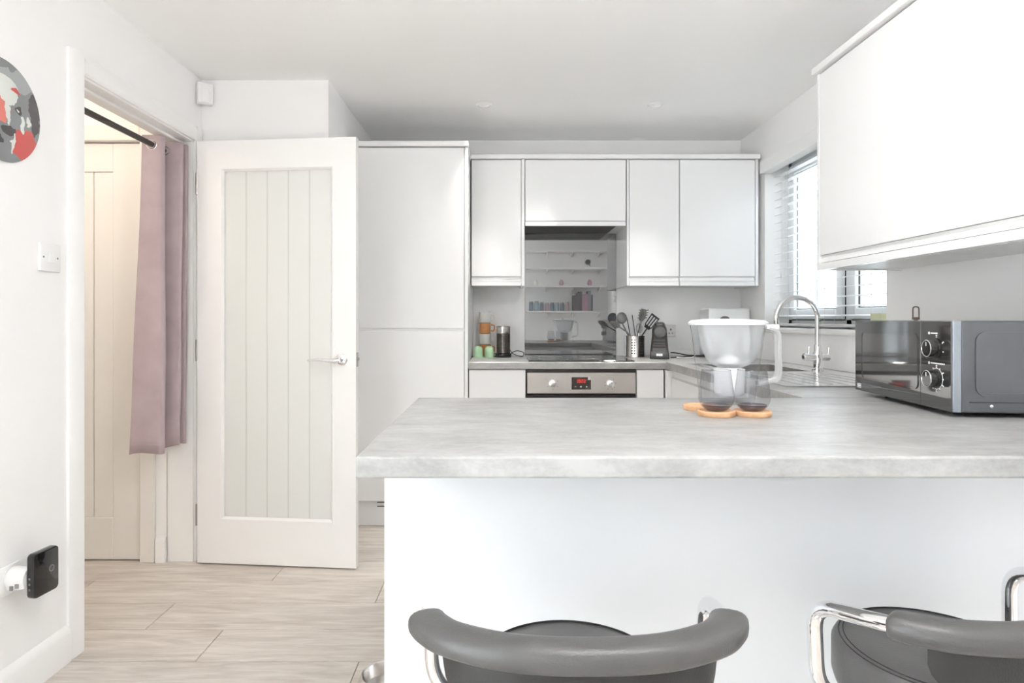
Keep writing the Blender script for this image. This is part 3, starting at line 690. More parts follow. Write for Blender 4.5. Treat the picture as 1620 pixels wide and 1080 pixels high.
# splashback, hob, oven
o = B().box(0.152, 0.748, YB - 0.008, YB - 0.001, ZT + 0.0005, 1.703, 0.001).build('glass_splashback', 'splash_glass', None, smooth=False)
tag(o, 'dark grey mirror-like glass splashback behind the hob', 'splashback')
t = thing('hob', (0.45, 3.77, ZT), 'black glass electric hob set in the worktop', 'hob')
B().box(0.152, 0.742, 3.51, 4.03, ZT + 0.0005, ZT + 0.006, 0.002).build('glass_top', 'hob_glass', t, smooth=False)
for x, y, r in ((0.30, 3.65, 0.09), (0.60, 3.65, 0.07), (0.30, 3.89, 0.07), (0.60, 3.89, 0.09)):
    B().lathe([(r, ZT + 0.0061), (r, ZT + 0.0066), (r - 0.003, ZT + 0.0066), (r - 0.003, ZT + 0.0061)], (x, y, 0), 36, cap0=False, cap1=False).build('ring', 'grey_mark', t)
t = thing('oven', (0.4415, 3.75, 0.2), 'built-in steel oven with two knobs and red clock', 'oven')
OX0, OX1 = 0.1395, 0.7435; OF = 3.478
B().box(OX0, OX1, OF + 0.022, YB - 0.05, 0.23, ZW - 0.002).build('body', 'hood_metal', t, smooth=False)
fa = B().box(OX0 + 0.004, OX1 - 0.004, OF, OF + 0.021, 0.737, 0.852, 0.002).build('control_panel', 'oven_steel', t, smooth=False)
dr = B().box(OX0 + 0.002, OX1 - 0.002, OF + 0.001, OF + 0.021, 0.27, 0.728, 0.002).build('oven_door', 'black_gloss', t, smooth=False)
B().tube(fillet([(OX0 + 0.07, OF, 0.675), (OX0 + 0.07, OF - 0.04, 0.675), (OX1 - 0.07, OF - 0.04, 0.675), (OX1 - 0.07, OF, 0.675)], 0.015), 0.009, 10).build('handle', 'oven_steel', dr)
def oknob(x, z):
    k = B().lathe([(0.021, OF), (0.021, OF - 0.006), (0.0185, OF - 0.012), (0.0175, OF - 0.028), (0.013, OF - 0.030)], (x, 0, z), 28, 'y').build('knob', 'chrome', fa)
    B().box(x - 0.0008, x + 0.0008, OF - 0.0306, OF - 0.0298, z + 0.003, z + 0.014).build('pointer', 'grey_mark', k, smooth=False)
ZK = 0.783
def fpx(x, y): return px(x, y, OF)
k1, k2 = fpx(874.5, 607), fpx(965.5, 607)
oknob(k1.x, k1.z); oknob(k2.x, k2.z)
mk = B()
for (c, dirs) in ((k1, (0, 60, 120, 180, 240, 300)), (k2, (35, 80, 130, 160, 205, 250, 290))):
    for a in dirs:
        x, z = c.x + 0.030 * math.sin(R(a)), c.z + 0.030 * math.cos(R(a))
        mk.box(x - 0.002, x + 0.002, OF - 0.0006, OF, z - 0.002, z + 0.002)
tag(mk.build('dial_mark', 'grey_mark', fa, smooth=False), kind='stuff')
q0, q1 = fpx(904.2, 596.4), fpx(934.8, 616)
dp = B().box(q0.x, q1.x, OF - 0.001, OF, q1.z, q0.z).build('display', 'display_black', fa, smooth=False)
SEG = {'0': 'abcdef', '1': 'bc', '2': 'abged', '9': 'abcdfg', '3': 'abgcd'}
dg = B()
def digit(x, z, w_, h_, ch):
    th = 0.0028; y_0, y_1 = OF - 0.0016, OF - 0.001
    q = {'a': (x, x + w_, z + h_ - th, z + h_), 'd': (x, x + w_, z, z + th), 'g': (x, x + w_, z + h_ / 2 - th / 2, z + h_ / 2 + th / 2),
         'b': (x + w_ - th, x + w_, z + h_ / 2, z + h_), 'c': (x + w_ - th, x + w_, z, z + h_ / 2), 'f': (x, x + th, z + h_ / 2, z + h_), 'e': (x, x + th, z, z + h_ / 2)}
    for s_ in SEG[ch]: a_ = q[s_]; dg.box(a_[0], a_[1], y_0, y_1, a_[2], a_[3])
z = fpx(0, 605.5).z; xx = fpx(911.5, 0).x
for ch in '1922':
    digit(xx, z, 0.0095, 0.020, ch); xx += 0.0135
    if ch == '9':
        dg.box(xx - 0.0025, xx - 0.0005, OF - 0.0016, OF - 0.001, z + 0.005, z + 0.008); dg.box(xx - 0.0025, xx - 0.0005, OF - 0.0016, OF - 0.001, z + 0.012, z + 0.015); xx += 0.0015
dg.build('clock_digits', 'red_led', dp, smooth=False)
c = fpx(910.5, 611.5); B().box(c.x - 0.005, c.x + 0.005, OF - 0.0016, OF - 0.001, c.z - 0.001, c.z + 0.001).build('minus_mark', 'white_mark', dp, smooth=False)
c = fpx(919, 611.5); B().lathe([(0.004, OF - 0.001), (0.004, OF - 0.0016)], (c.x, 0, c.z), 14, 'y').build('clock_mark', 'white_mark', dp)
c = fpx(928, 611.5); B().box(c.x - 0.004, c.x + 0.004, OF - 0.0016, OF - 0.001, c.z - 0.001, c.z + 0.001).box(c.x - 0.001, c.x + 0.001, OF - 0.0017, OF - 0.001, c.z - 0.004, c.z + 0.004).build('plus_mark', 'white_mark', dp, smooth=False)
c = fpx(932.3, 598.5); B().box(c.x - 0.008, c.x + 0.008, OF - 0.0022, OF - 0.0012, c.z - 0.0075, c.z + 0.0075).build('sticker', 'mug_white', fa, smooth=False)

# ------------------------------------------------------------------ sink and tap
t = thing('sink', (1.24, 2.72, ZT), 'inset stainless steel sink with bowl and ridged drainer', 'sink')
SX0, SX1, SY0, SY1 = 0.985, 1.495, 2.19, 3.32
b = B(); z0, z1 = ZT + 0.0005, ZT + 0.0045
b.box(SX0, HX0 + 0.004, SY0, SY1, z0, z1).box(HX1 - 0.004, SX1, SY0, SY1, z0, z1).box(HX0 + 0.004, HX1 - 0.004, SY0, HY0 + 0.004, z0, z1).box(HX0 + 0.004, HX1 - 0.004, HY1 - 0.004, SY1, z0, z1)
b.build('rim', 'sink_steel', t, smooth=False)
b = B(); q = 0.004; zb = 0.755
def rr(x0, x1, y0, y1, r, z, n=5):
    pts = []
    for cx, cy, a0 in ((x1 - r, y1 - r, 0), (x0 + r, y1 - r, 90), (x0 + r, y0 + r, 180), (x1 - r, y0 + r, 270)):
        for i in range(n + 1): a = R(a0 + 90 * i / n); pts.append((cx + r * math.cos(a), cy + r * math.sin(a), z))
    return pts
g = 0.006
b.loft([rr(HX0 + g, HX1 - g, HY0 + g, HY1 - g, 0.04, ZT + 0.003), rr(HX0 + g, HX1 - g, HY0 + g, HY1 - g, 0.04, zb + 0.03), rr(HX0 + 0.03, HX1 - 0.03, HY0 + 0.03, HY1 - 0.03, 0.03, zb)], cap0=False)
bo = b.build('bowl', 'sink_steel', t)
B().lathe([(0.045, zb + 0.001), (0.045, zb + 0.004), (0.03, zb + 0.002), (0.001, zb + 0.001)], ((HX0 + HX1) / 2, (HY0 + HY1) / 2, 0), 24).build('drain', 'hinge_steel', bo)
for i in range(7):
    x = 1.06 + i * 0.055
    B().box(x, x + 0.012, 2.25, 2.70, z1, z1 + 0.0014, 0.0006).build('drainer_ridge', 'sink_steel', t, smooth=False)

TX, TY = 1.432, 2.86
t = thing('kitchen_tap', (TX, TY, ZT + 0.004), 'chrome swan-neck mixer tap with two handles at the sink', 'tap')
zb = ZT + 0.005
B().lathe([(0.026, zb), (0.026, zb + 0.006), (0.019, zb + 0.010), (0.0175, zb + 0.045), (0.020, zb + 0.05), (0.020, zb + 0.078), (0.0165, zb + 0.085), (0.0155, zb + 0.115)], (TX, TY, 0), 24).build('body', 'chrome', t)
rad = 0.094; zc = 1.150
path = [(TX, TY, zb + 0.11), (TX, TY, 1.06), (TX, TY, 1.10)]
for i in range(0, 25):
    a = R(i * 195 / 24); path.append((TX - rad + rad * math.cos(a), TY, zc + rad * math.sin(a)))
sp = B().tube(path, 0.0118, 14).build('spout', 'chrome', t)
e = Vector(path[-1]); e2 = e + (e - Vector(path[-2])).normalized() * 0.012
B().tube([e, e2], 0.0135, 14).build('aerator', 'chrome', sp)
hb = B().tube([(TX - 0.062, TY, zb + 0.060), (TX + 0.05, TY, zb + 0.060)], 0.0165, 16).build('handle_bar', 'chrome', t)
B().tube([(TX - 0.0625, TY, zb + 0.06), (TX - 0.066, TY, zb + 0.06)], 0.013, 14).build('end_cap', 'chrome', hb)
for s_ in (-1, 1):
    B().tube([(TX + s_ * 0.045, TY, zb + 0.06), (TX + s_ * 0.045, TY - 0.012, zb + 0.105)], 0.0045, 10).build('lever', 'chrome', t)

# venetian blind
t = thing('venetian_blind', (1.62, 3.15, WZ0), 'white venetian blind with wide open slats at the window', 'blind')
B().box(1.535, 1.60, WY0 - 0.02, WY1 + 0.015, 2.005, 2.078, 0.003).build('valance', 'slat_white', t, smooth=False)
sl = None
zs = [1.985 - i * 0.0455 for i in range(19)]
for i, z in enumerate(zs):
    if sl is None:
        b = B(); tilt = R(8); prof = []
        hw = 0.025
        pts = [(-hw, -0.0008), (-hw * 0.5, 0.0006), (0, 0.0012), (hw * 0.5, 0.0006), (hw, -0.0008), (hw, -0.0030), (hw * 0.5, -0.0016), (0, -0.0010), (-hw * 0.5, -0.0016), (-hw, -0.0030)]
        pts = [(u * math.cos(tilt) - v * math.sin(tilt), u * math.sin(tilt) + v * math.cos(tilt)) for u, v in pts]
        b.prism(pts, 'y', WY0 - 3.15 + 0.012, WY1 - 3.15 - 0.012)
        sl = b.build('slat', 'slat_white', t, local=True); o = sl
    else:
        o = sl.copy(); C.objects.link(o); o.parent = t
    o.location = (1.635 - 1.62, 0, z - WZ0)
B().box(1.61, 1.66, WY0 + 0.012, WY1 - 0.012, WZ0 + 0.006, WZ0 + 0.022, 0.003).build('bottom_rail', 'slat_white', t, smooth=False)
for y in (2.75, 3.15, 3.55):
    B().tube([(1.61, y, 2.01), (1.61, y, WZ0 + 0.02)], 0.0010, 6).tube([(1.66, y, 2.01), (1.66, y, WZ0 + 0.02)], 0.0010, 6).build('ladder_cord', 'cord_white', t)
B().tube([(1.598, 3.60, 2.01), (1.598, 3.60, 1.42)], 0.0013, 6).lathe([(0.004, 1.38), (0.006, 1.385), (0.003, 1.42)], (1.598, 3.60, 0), 10).build('pull_cord', 'cord_white', t)

o = B().box(1.54, 1.592, 2.56, 2.64, WZ0 + 0.0005, WZ0 + 0.07, 0.003).build('sponge_block', 'pad_box_green', None, smooth=False, center=True)
tag(o, 'pale green block standing on the window sill', 'box')

# ------------------------------------------------------------------ microwave
m_ang = math.atan2(0.50, 0.05)
t = thing('microwave', (1.075, 1.51, ZT), 'black microwave oven with two dials on the breakfast bar', 'microwave', rotz=m_ang)
MW, MD, MZ0, MZ1 = 0.5025, 0.36, 0.012, 0.232
FT = 0.024
B().box(0.002, MW - 0.002, -MD, -FT, MZ0, MZ1 - 0.001, 0.003).build('case', 'mw_side', t, local=True, smooth=False)
# bezel frame round the front
b = B().box(0, MW, -FT, -0.004, MZ0, MZ1, 0.002); b.build('bezel', 'mw_bezel', t, local=True, smooth=False)
CPW = 0.130
cp = B().box(0.001, CPW, -0.004, 0.0, MZ0 + 0.001, MZ1 - 0.001, 0.0015).build('control_panel', 'mw_front', t, local=True, smooth=False)
def rrect(u0, u1, v0, v1, r, n=6):
    pts = []
    for cx, cy, a0 in ((u1 - r, v1 - r, 0), (u0 + r, v1 - r, 90), (u0 + r, v0 + r, 180), (u1 - r, v0 + r, 270)):
        for i in range(n + 1): a = R(a0 + 90 * i / n); pts.append((cx + r * math.cos(a), cy + r * math.sin(a)))
    return pts
dr = B().box(CPW + 0.001, MW - 0.001, -0.004, 0.0, MZ0 + 0.001, MZ1 - 0.001, 0.0015).build('oven_door', 'mw_front', t, local=True, smooth=False)
wu0, wu1, wv0, wv1 = CPW + 0.012, MW - 0.045, 0.052, 0.198
b = B()
O = rrect(wu0, wu1, wv0, wv1, 0.016); I = rrect(wu0 + 0.004, wu1 - 0.004, wv0 + 0.004, wv1 - 0.004, 0.013)
b.loft([[(u, 0.0, v) for u, v in O], [(u, 0.0022, v) for u, v in O], [(u, 0.0022, v) for u, v in I], [(u, 0.0006, v) for u, v in I]], cap0=False, cap1=False)
wf = b.build('window_rim', 'mw_front', dr, local=True, smooth=False)
B().prism(rrect(wu0 + 0.004, wu1 - 0.004, wv0 + 0.004, wv1 - 0.004, 0.013), 'y', 0.0, 0.0007).build('window_glass', 'mw_window', dr, local=True, smooth=False)
B().tube([(CPW + 0.012, 0.0006, 0.040), (MW * 0.75, 0.0006, 0.034), (MW - 0.012, 0.0006, 0.040)], 0.0006, 6).build('trim_line', 'mw_bezel', dr, local=True)
# maker's mark: a small block of fine white lines
lg = B()
lg.box(MW - 0.042, MW - 0.016, 0.0, 0.0006, 0.033, 0.035).box(MW - 0.042, MW - 0.016, 0.0, 0.0006, 0.022, 0.0235)
for i in range(4): lg.box(MW - 0.041 + i * 0.0065, MW - 0.0365 + i * 0.0065, 0.0, 0.0006, 0.025, 0.0315)
lg.build('logo', 'white_mark', dr, local=True, smooth=False)
def mknob(u, v, full):
    k = B().lathe([(0.0245, 0.0), (0.0245, 0.004), (0.0215, 0.006), (0.0205, 0.022), (0.0185, 0.0245), (0.001, 0.0245)], (u, 0, v), 32, 'y').build('dial', 'black_gloss', cp, local=True)
    rg = B().lathe([(0.0205, 0.0225), (0.0212, 0.0240), (0.0198, 0.0252), (0.0192, 0.0245)], (u, 0, v), 32, 'y', cap0=False, cap1=False); rg.build('dial_rim', 'chrome', cp, local=True)
    B().box(u - 0.001, u + 0.001, 0.0246, 0.0252, v + 0.006, v + 0.016).build('pointer', 'white_mark', cp, local=True, smooth=False)
    mk = B()
    for a in full:
        x, z = u - 0.0285 * math.sin(R(a)), v + 0.0285 * math.cos(R(a))
        mk.box(x - 0.0016, x + 0.0016, 0.0, 0.0005, z - 0.0016, z + 0.0016)
        x, z = u - 0.0325 * math.sin(R(a)), v + 0.0325 * math.cos(R(a))
        if int(a) % 60 == 0: mk.box(x - 0.003, x + 0.003, 0.0, 0.0005, z - 0.0012, z + 0.0012)
    tag(mk.build('dial_mark', 'white_mark', cp, local=True, smooth=False), kind='stuff')
mknob(0.060, 0.163, (-60, 0, 60, 105, -100))
mknob(0.060, 0.088, tuple(range(-150, 181, 30)))
B().lathe([(0.0265, 0.0), (0.0265, 0.0006), (0.0255, 0.0006), (0.0255, 0.0)], (0.060, 0, 0.088), 36, 'y', cap0=False, cap1=False).build('dial_scale', 'white_mark', cp, local=True)
for v, ln in ((0.2005, 0.030), (0.1255, 0.060)):
    ic = B().lathe([(0.0036, 0.0), (0.0036, 0.0005)], (0.092, 0, v), 14, 'y')
    n = max(3, int(ln / 0.006))
    for i in range(n): ic.box(0.085 - (i + 1) * ln / n + 0.0008, 0.085 - i * ln / n - 0.0008, 0.0, 0.0005, v - 0.0016, v + 0.0016)
    tag(ic.build('dial_caption', 'white_mark', cp, local=True, smooth=False), kind='stuff')
# pressed panel on the near side
b = B(); O = rrect(-0.31, -0.055, 0.052, 0.205, 0.022); I = rrect(-0.302, -0.063, 0.060, 0.197, 0.017)
b.loft([[(0.0019, u, v) for u, v in O], [(-0.0012, u, v) for u, v in O], [(-0.0012, u, v) for u, v in I], [(0.0019, u, v) for u, v in I]], cap0=False, cap1=False)
b.build('pressed_rib', 'mw_side', t, local=True)
B().box(0.0, 0.0019, -0.34, -0.042, 0.036, 0.0385).build('seam', 'black_plastic', t, local=True, smooth=False)
B().lathe([(0.004, 0.0019), (0.004, 0.0), (0.002, -0.001)], (0, -0.09, 0.028), 14, 'x').build('screw', 'chrome', t, local=True)
for u, v in ((0.06, -0.05), (MW - 0.11, -0.05), (0.06, -MD + 0.04), (MW - 0.06, -MD + 0.04)):
    B().lathe([(0.011, 0.0), (0.013, 0.013)], (u, v, 0), 14).build('foot', 'black_rubber', t, local=True)

# bronze loop standing on something behind the microwave (bottle-brush style hanger)
lp = px(1449, 505, 2.05)
t = thing('loop_hanger', (lp.x, 2.05, ZT), 'bronze loop handle sticking up behind the microwave', 'loop handle')
B().lathe([(0.028, ZT), (0.032, ZT + 0.01), (0.030, ZT + 0.05), (0.012, ZT + 0.07)], (lp.x, 2.05, 0), 20).build('brush_head', 'white_plastic', t)
B().tube([(lp.x, 2.05, ZT + 0.06), (lp.x, 2.05, 1.146)], 0.006, 10).build('handle', 'bronze', t)
B().box(lp.x - 0.011, lp.x + 0.011, 2.046, 2.054, 1.144, 1.152, 0.001).build('collar', 'bronze', t, smooth=False)
B().tube([(p.x, p.y, p.z) for p in fillet([(lp.x - 0.010, 2.05, 1.152), (lp.x - 0.010, 2.05, 1.186), (lp.x + 0.010, 2.05, 1.186), (lp.x + 0.010, 2.05, 1.152)], 0.0095, 8)], 0.0021, 8).build('loop', 'bronze', t)

# ------------------------------------------------------------------ water filter jug
JX, JY = 0.640, 1.775
t = thing('water_filter_jug', (JX, JY, ZT), 'clear water filter jug with white lid behind the tumblers', 'jug')
def oval(a, c, z, dx=0.0, n=40, p=2.6):
    pts = []
    for i in range(n):
        th = 2 * math.pi * i / n; cs, sn = math.cos(th), math.sin(th)
        x = a * math.copysign(abs(cs) ** (2 / p), cs); y = c * math.copysign(abs(sn) ** (2 / p), sn)
        pts.append((dx + x, y, z))
    return pts
H = 0.222
b = B()
prof = [(0.0, 0.070, 0.048, -0.006), (0.004, 0.073, 0.050, -0.006), (0.06, 0.080, 0.052, -0.006), (0.13, 0.090, 0.054, -0.005), (0.19, 0.098, 0.056, -0.004), (H, 0.104, 0.058, -0.004)]
b.loft([oval(a, c, z, dx) for z, a, c, dx in prof], cap0=True, cap1=False)
b.build('jug_body', 'jug_clear', t, local=True)
b = B()
prof = [(0.10, 0.030, 0.026, 0.0), (0.108, 0.050, 0.036, 0.002), (0.125, 0.067, 0.044, 0.004), (0.16, 0.081, 0.049, 0.004), (0.19, 0.086, 0.051, 0.003), (H - 0.002, 0.091, 0.053, 0.002)]
b.loft([oval(a, c, z, dx) for z, a, c, dx in prof], cap0=True, cap1=False)
fn = b.build('funnel', 'jug_funnel', t, local=True)
B().loft([oval(0.030, 0.026, 0.100), oval(0.042, 0.030, 0.096), oval(0.040, 0.029, 0.03), oval(0.032, 0.024, 0.022)]).build('filter_cartridge', 'white_plastic', fn, local=True)
B().lathe([(0.030, 0.112), (0.026, 0.128), (0.012, 0.137), (0.001, 0.139)], (0, 0, 0), 24).build('filter_cap', 'white_plastic', fn, local=True)
b = B()
b.loft([oval(0.107, 0.061, H - 0.002, -0.004), oval(0.109, 0.062, H + 0.004, -0.004), oval(0.100, 0.055, H + 0.010, -0.006), oval(0.060, 0.034, H + 0.014, -0.012), oval(0.02, 0.01, H + 0.015, -0.012)])
ld = b.build('lid', 'white_plastic', t, local=True)
B().lathe([(0.013, H + 0.012), (0.012, H + 0.018), (0.006, H + 0.0215), (0.001, H + 0.022)], (-0.012, 0.0, 0), 20).build('lid_button', 'dark_mark', ld, local=True)
hp = fillet([(0.092, 0, H - 0.006), (0.136, 0, H - 0.016), (0.139, 0, 0.09), (0.134, 0, 0.066), (0.078, 0, 0.055)], 0.022, 6)
sec = [(-0.012, -0.0055), (0.012, -0.0055), (0.014, 0.0), (0.012, 0.0055), (-0.012, 0.0055), (-0.014, 0.0)]
B().sweep(hp, (0, 1, 0), [(v, u) for u, v in sec]).build('handle', 'jug_funnel', t, local=True)
B().box(0.098, 0.137, -0.014, 0.014, H - 0.014, H - 0.001, 0.004, 2).build('thumb_rest', 'white_plastic', t, local=True)

# tumblers and coasters
def tumbler(x, y, label):
    t = thing('tumbler', (x, y, ZT + 0.0125), label, 'glass', group='smoky stemless tumblers')
    prof = [(0.022, 0.0), (0.027, 0.003), (0.036, 0.012), (0.0415, 0.024), (0.0425, 0.033), (0.0405, 0.052), (0.0365, 0.078), (0.034, 0.099)]
    inner = [(0.0328, 0.099), (0.0352, 0.078), (0.0392, 0.052), (0.0412, 0.034), (0.040, 0.026), (0.034, 0.016), (0.022, 0.0105), (0.001, 0.010)]
    B().lathe(prof, (0, 0, 0), 40, cap0=True, cap1=False).build('bowl', 'smoke_glass', t, local=True)
    B().lathe([(0.021, 0.0008), (0.026, 0.0036), (0.0335, 0.0118), (0.034, 0.015), (0.030, 0.0125), (0.001, 0.0115)], (0, 0, 0), 36).build('thick_base', 'smoke_base', t, local=True)
    B().tube([(0.0338 * math.cos(2 * math.pi * i / 40), 0.0338 * math.sin(2 * math.pi * i / 40), 0.099) for i in range(40)], 0.0007, 6, closed=True).build('rim', 'smoke_glass', t, local=True)
def coaster(x, y, label, z=ZT):
    o = B().lathe([(0.043, 0.0), (0.0445, 0.002), (0.0445, 0.0115), (0.043, 0.013), (0.039, 0.013), (0.038, 0.0115), (0.001, 0.0115)], (0, 0, 0), 44).build('cork_coaster', 'cork', None)
    o.location = (x, y, z + 0.0003); tag(o, label, 'coaster', 'round cork coasters')
c1 = px(1133, 0, 1.545); c2 = px(1190, 0, 1.545)
coaster(c1.x, 1.545, 'round cork coaster under the tumbler on the jug spout side')
coaster(c2.x, 1.545, 'round cork coaster under the tumbler on the jug handle side')
coaster(c1.x - 0.005, 1.645, 'empty round cork coaster lying behind a tumbler')
tumbler(c1.x, 1.545, 'smoky glass tumbler on cork coaster, on the jug spout side')
tumbler(c2.x, 1.545, 'smoky glass tumbler on cork coaster, on the jug handle side')

# ------------------------------------------------------------------ back counter items
# mug stack in a slim chrome rack
MX, MY = -0.104, 4.02
t = thing('mug_rack', (MX, MY, ZT), 'slim chrome wire rack holding four stacked mugs', 'rack')
b = B()
for s_ in (-1, 1):
    b.tube([(MX + s_ * 0.036, MY - 0.038, ZT + 0.004), (MX + s_ * 0.036, MY - 0.038, ZT + 0.285)], 0.0022, 8)
    b.tube([(MX + s_ * 0.02, MY + 0.047, ZT + 0.004), (MX + s_ * 0.02, MY + 0.047, ZT + 0.285)], 0.0022, 8)
b.build('upright', 'chrome', t)
ring = [(MX + 0.052 * math.cos(2 * math.pi * i / 32), MY + 0.052 * math.sin(2 * math.pi * i / 32), ZT + 0.004) for i in range(32)]
B().tube(ring, 0.0028, 8, closed=True).build('base_ring', 'chrome', t)
for i, (m_, lb) in enumerate((('mug_orange', 'orange mug at the bottom of the stack in wire rack'), ('mug_white', 'white mug between two orange mugs in wire rack'), ('mug_orange', 'orange mug between two white mugs in wire rack'), ('mug_white', 'white mug on top of the stack in wire rack'))):
    z = ZT + 0.008 + i * 0.068
    g = thing('stacking_mug', (MX, MY, z), lb, 'mug', group='mugs stacked in the wire rack')
    B().lathe([(0.030, 0.0), (0.034, 0.003), (0.0405, 0.066), (0.039, 0.066), (0.033, 0.006), (0.001, 0.005)], (0, 0, 0), 32).build('cup', m_, g, local=True)
    B().tube(fillet([(0.036, 0, 0.054), (0.062, 0, 0.054), (0.058, 0, 0.016), (0.034, 0, 0.018)], 0.016, 6), 0.0045, 8).build('handle', m_, g, local=True)
for x, lb in ((-0.142, 'small pale green cup upside down against the tall cabinet'), (-0.0745, 'small pale green cup upside down near the milk frother')):
    g = thing('espresso_cup', (x, 3.90, ZT), lb, 'cup', group='pale green upturned cups')
    B().lathe([(0.0315, 0.0), (0.0315, 0.003), (0.030, 0.004), (0.029, 0.02), (0.0292, 0.021), (0.0280, 0.035), (0.0282, 0.036), (0.0262, 0.055), (0.0225, 0.064), (0.018, 0.066), (0.001, 0.065)], (x, 3.90, ZT), 28).build('cup', 'cup_green', g)
    B().lathe([(0.016, 0.0655), (0.0165, 0.070), (0.014, 0.070)], (x, 3.90, ZT), 24).build('foot_ring', 'cup_green', g)
# milk frother
FX, FY = 0.013, 3.93
t = thing('milk_frother', (FX, FY, ZT), 'black ribbed milk frother with steel collar and cord', 'milk frother')
B().lathe([(0.049, 0.0), (0.051, 0.004), (0.049, 0.022), (0.043, 0.027)], (FX, FY, ZT), 32).build('base', 'black_gloss', t)
prof = []
for i in range(14):
    z = 0.027 + i * 0.0087; prof += [(0.0415, z), (0.0432, z + 0.002), (0.0432, z + 0.0055), (0.0415, z + 0.0075)]
B().lathe(prof, (FX, FY, ZT), 36).build('ribbed_body', 'frother_body', t)
B().lathe([(0.041, 0.148), (0.042, 0.151), (0.042, 0.183), (0.045, 0.186), (0.045, 0.190), (0.040, 0.190)], (FX, FY, ZT), 36).build('steel_collar', 'steel', t)
B().lathe([(0.040, 0.189), (0.038, 0.193), (0.001, 0.194)], (FX, FY, ZT), 32).build('lid', 'black_plastic', t)
B().tube(catmull([(FX + 0.045, FY + 0.01, ZT + 0.012), (FX + 0.06, FY + 0.02, ZT + 0.03), (FX + 0.09, FY + 0.03, ZT + 0.038), (FX + 0.125, FY + 0.02, ZT + 0.028), (FX + 0.120, FY - 0.005, ZT + 0.006), (FX + 0.085, FY - 0.01, ZT + 0.012), (FX + 0.055, FY + 0.0, ZT + 0.025), (FX + 0.045, FY + 0.05, ZT + 0.04)], 6), 0.0026, 6).build('power_cord', 'black_rubber', t)
B().tube(catmull([(FX - 0.044, FY + 0.01, ZT + 0.025), (FX - 0.06, FY, ZT + 0.018), (FX - 0.065, FY - 0.01, ZT + 0.008), (FX - 0.048, FY - 0.015, ZT + 0.006)], 6), 0.0026, 6).build('power_cord', 'black_rubber', t)

# utensil pot
UX, UY = 0.836, 3.955
t = thing('utensil_pot', (UX, UY, ZT), 'round perforated steel pot holding kitchen utensils', 'utensil pot')
r = 0.062; Hh = 0.132
ho = B()
b = B(); b.lathe([(r, 0.0), (r + 0.001, 0.003), (r, 0.006), (r, Hh), (r - 0.002, Hh), (r - 0.002, 0.004), (0.001, 0.003)], (UX, UY, ZT), 48)
b.build('pot', 'steel', t)
for cs in (-118, -104, -70, -56):
    for k in range(6):
        a = R(cs); z = ZT + 0.025 + k * 0.0165
        hb = B().lathe([(0.0045, 0.0), (0.0045, 0.0006)], (0, 0, 0), 10, 'y')
        hb.move(Matrix.Translation((UX + (r + 0.0001) * math.cos(a), UY + (r + 0.0001) * math.sin(a), z)) @ Matrix.Rotation(a - R(90), 4, 'Z'))
        hb.build('hole', 'dark_mark', t)
UB = Vector((UX, UY, ZT + 0.012))
def rod(b_, p, q, r0, r1=None, n=6):
    p, q = Vector(p), Vector(q); pts = [p + (q - p) * i / n for i in range(n + 1)]
    rs = [r0 + ((r1 or r0) - r0) * i / n for i in range(n + 1)]
    return b_.tube(pts, rs, 8)
# ladle: deep grey bowl, leaning to the splashback side
g = thing('soup_ladle', (UX - 0.01, UY - 0.01, ZT + 0.01), 'big grey nylon ladle leaning to the splashback side of the pot', 'ladle')
hd = px(983.5, 503, UY - 0.005)
rod(B(), (UX + 0.02, UY + 0.012, ZT + 0.012), (hd.x + 0.004, hd.y + 0.004, hd.z - 0.03), 0.0055, 0.0045).build('handle', 'grey_nylon', g)
b = B(); rings = []
for i in range(9):
    th = R(90 * i / 8); rings.append([(hd.x + 0.034 * math.sin(th) * math.cos(2 * math.pi * k / 24), hd.y - 0.012 * math.cos(th) + 0.004, hd.z + 0.037 * math.sin(th) * math.sin(2 * math.pi * k / 24) - 0.004 * (1 - math.sin(th))) for k in range(24)] if i else [(hd.x + 0.0005 * math.cos(2 * math.pi * k / 24), hd.y - 0.008, hd.z - 0.004 + 0.0005 * math.sin(2 * math.pi * k / 24)) for k in range(24)])
b.loft(rings + [[(p[0] * 0.94 + hd.x * 0.06, p[1] + 0.002, p[2] * 0.94 + hd.z * 0.06) for p in rings[-1]], [(hd.x + 0.001 * math.cos(2 * math.pi * k / 24), hd.y - 0.004, hd.z + 0.001 * math.sin(2 * math.pi * k / 24)) for k in range(24)]])
b.build('bowl', 'grey_nylon', g)
# serving spoon: flat, far left, tilted
g = thing('serving_spoon', (UX - 0.02, UY, ZT + 0.01), 'grey nylon spoon tilted lowest out of the pot over the hob', 'spoon')
h0, h1 = px(995, 527, UY - 0.036), px(976, 514.5, UY - 0.072)
B().tube(fillet([(UX + 0.035, UY - 0.02, ZT + 0.012), h0, h1], 0.025), 0.0045, 8).build('handle', 'grey_nylon', g)
b = B(); dr_ = (h1 - h0).normalized(); L_ = 0.085; rings = []
sd = Vector((0, -0.6, 0.8)); sd = (sd - dr_ * sd.dot(dr_)).normalized(); nn = dr_.cross(sd)
for i in range(11):
    tt = i / 10; w_ = 0.004 + 0.017 * math.sin(math.pi * min(1, 0.08 + tt * 0.9)) ** 0.8; dp_ = 0.006 * math.sin(math.pi * tt)
    c = h1 - dr_ * 0.02 + dr_ * L_ * tt * 0.85
    rings.append([c + sd * w_ * u + nn * (v * 0.0012 - dp_ * (1 - u * u)) for u, v in ((-1, -1), (-0.5, -1), (0, -1), (0.5, -1), (1, -1), (1, 1), (0.5, 1), (0, 1), (-0.5, 1), (-1, 1))])
b.loft(rings); b.build('bowl', 'grey_nylon', g)
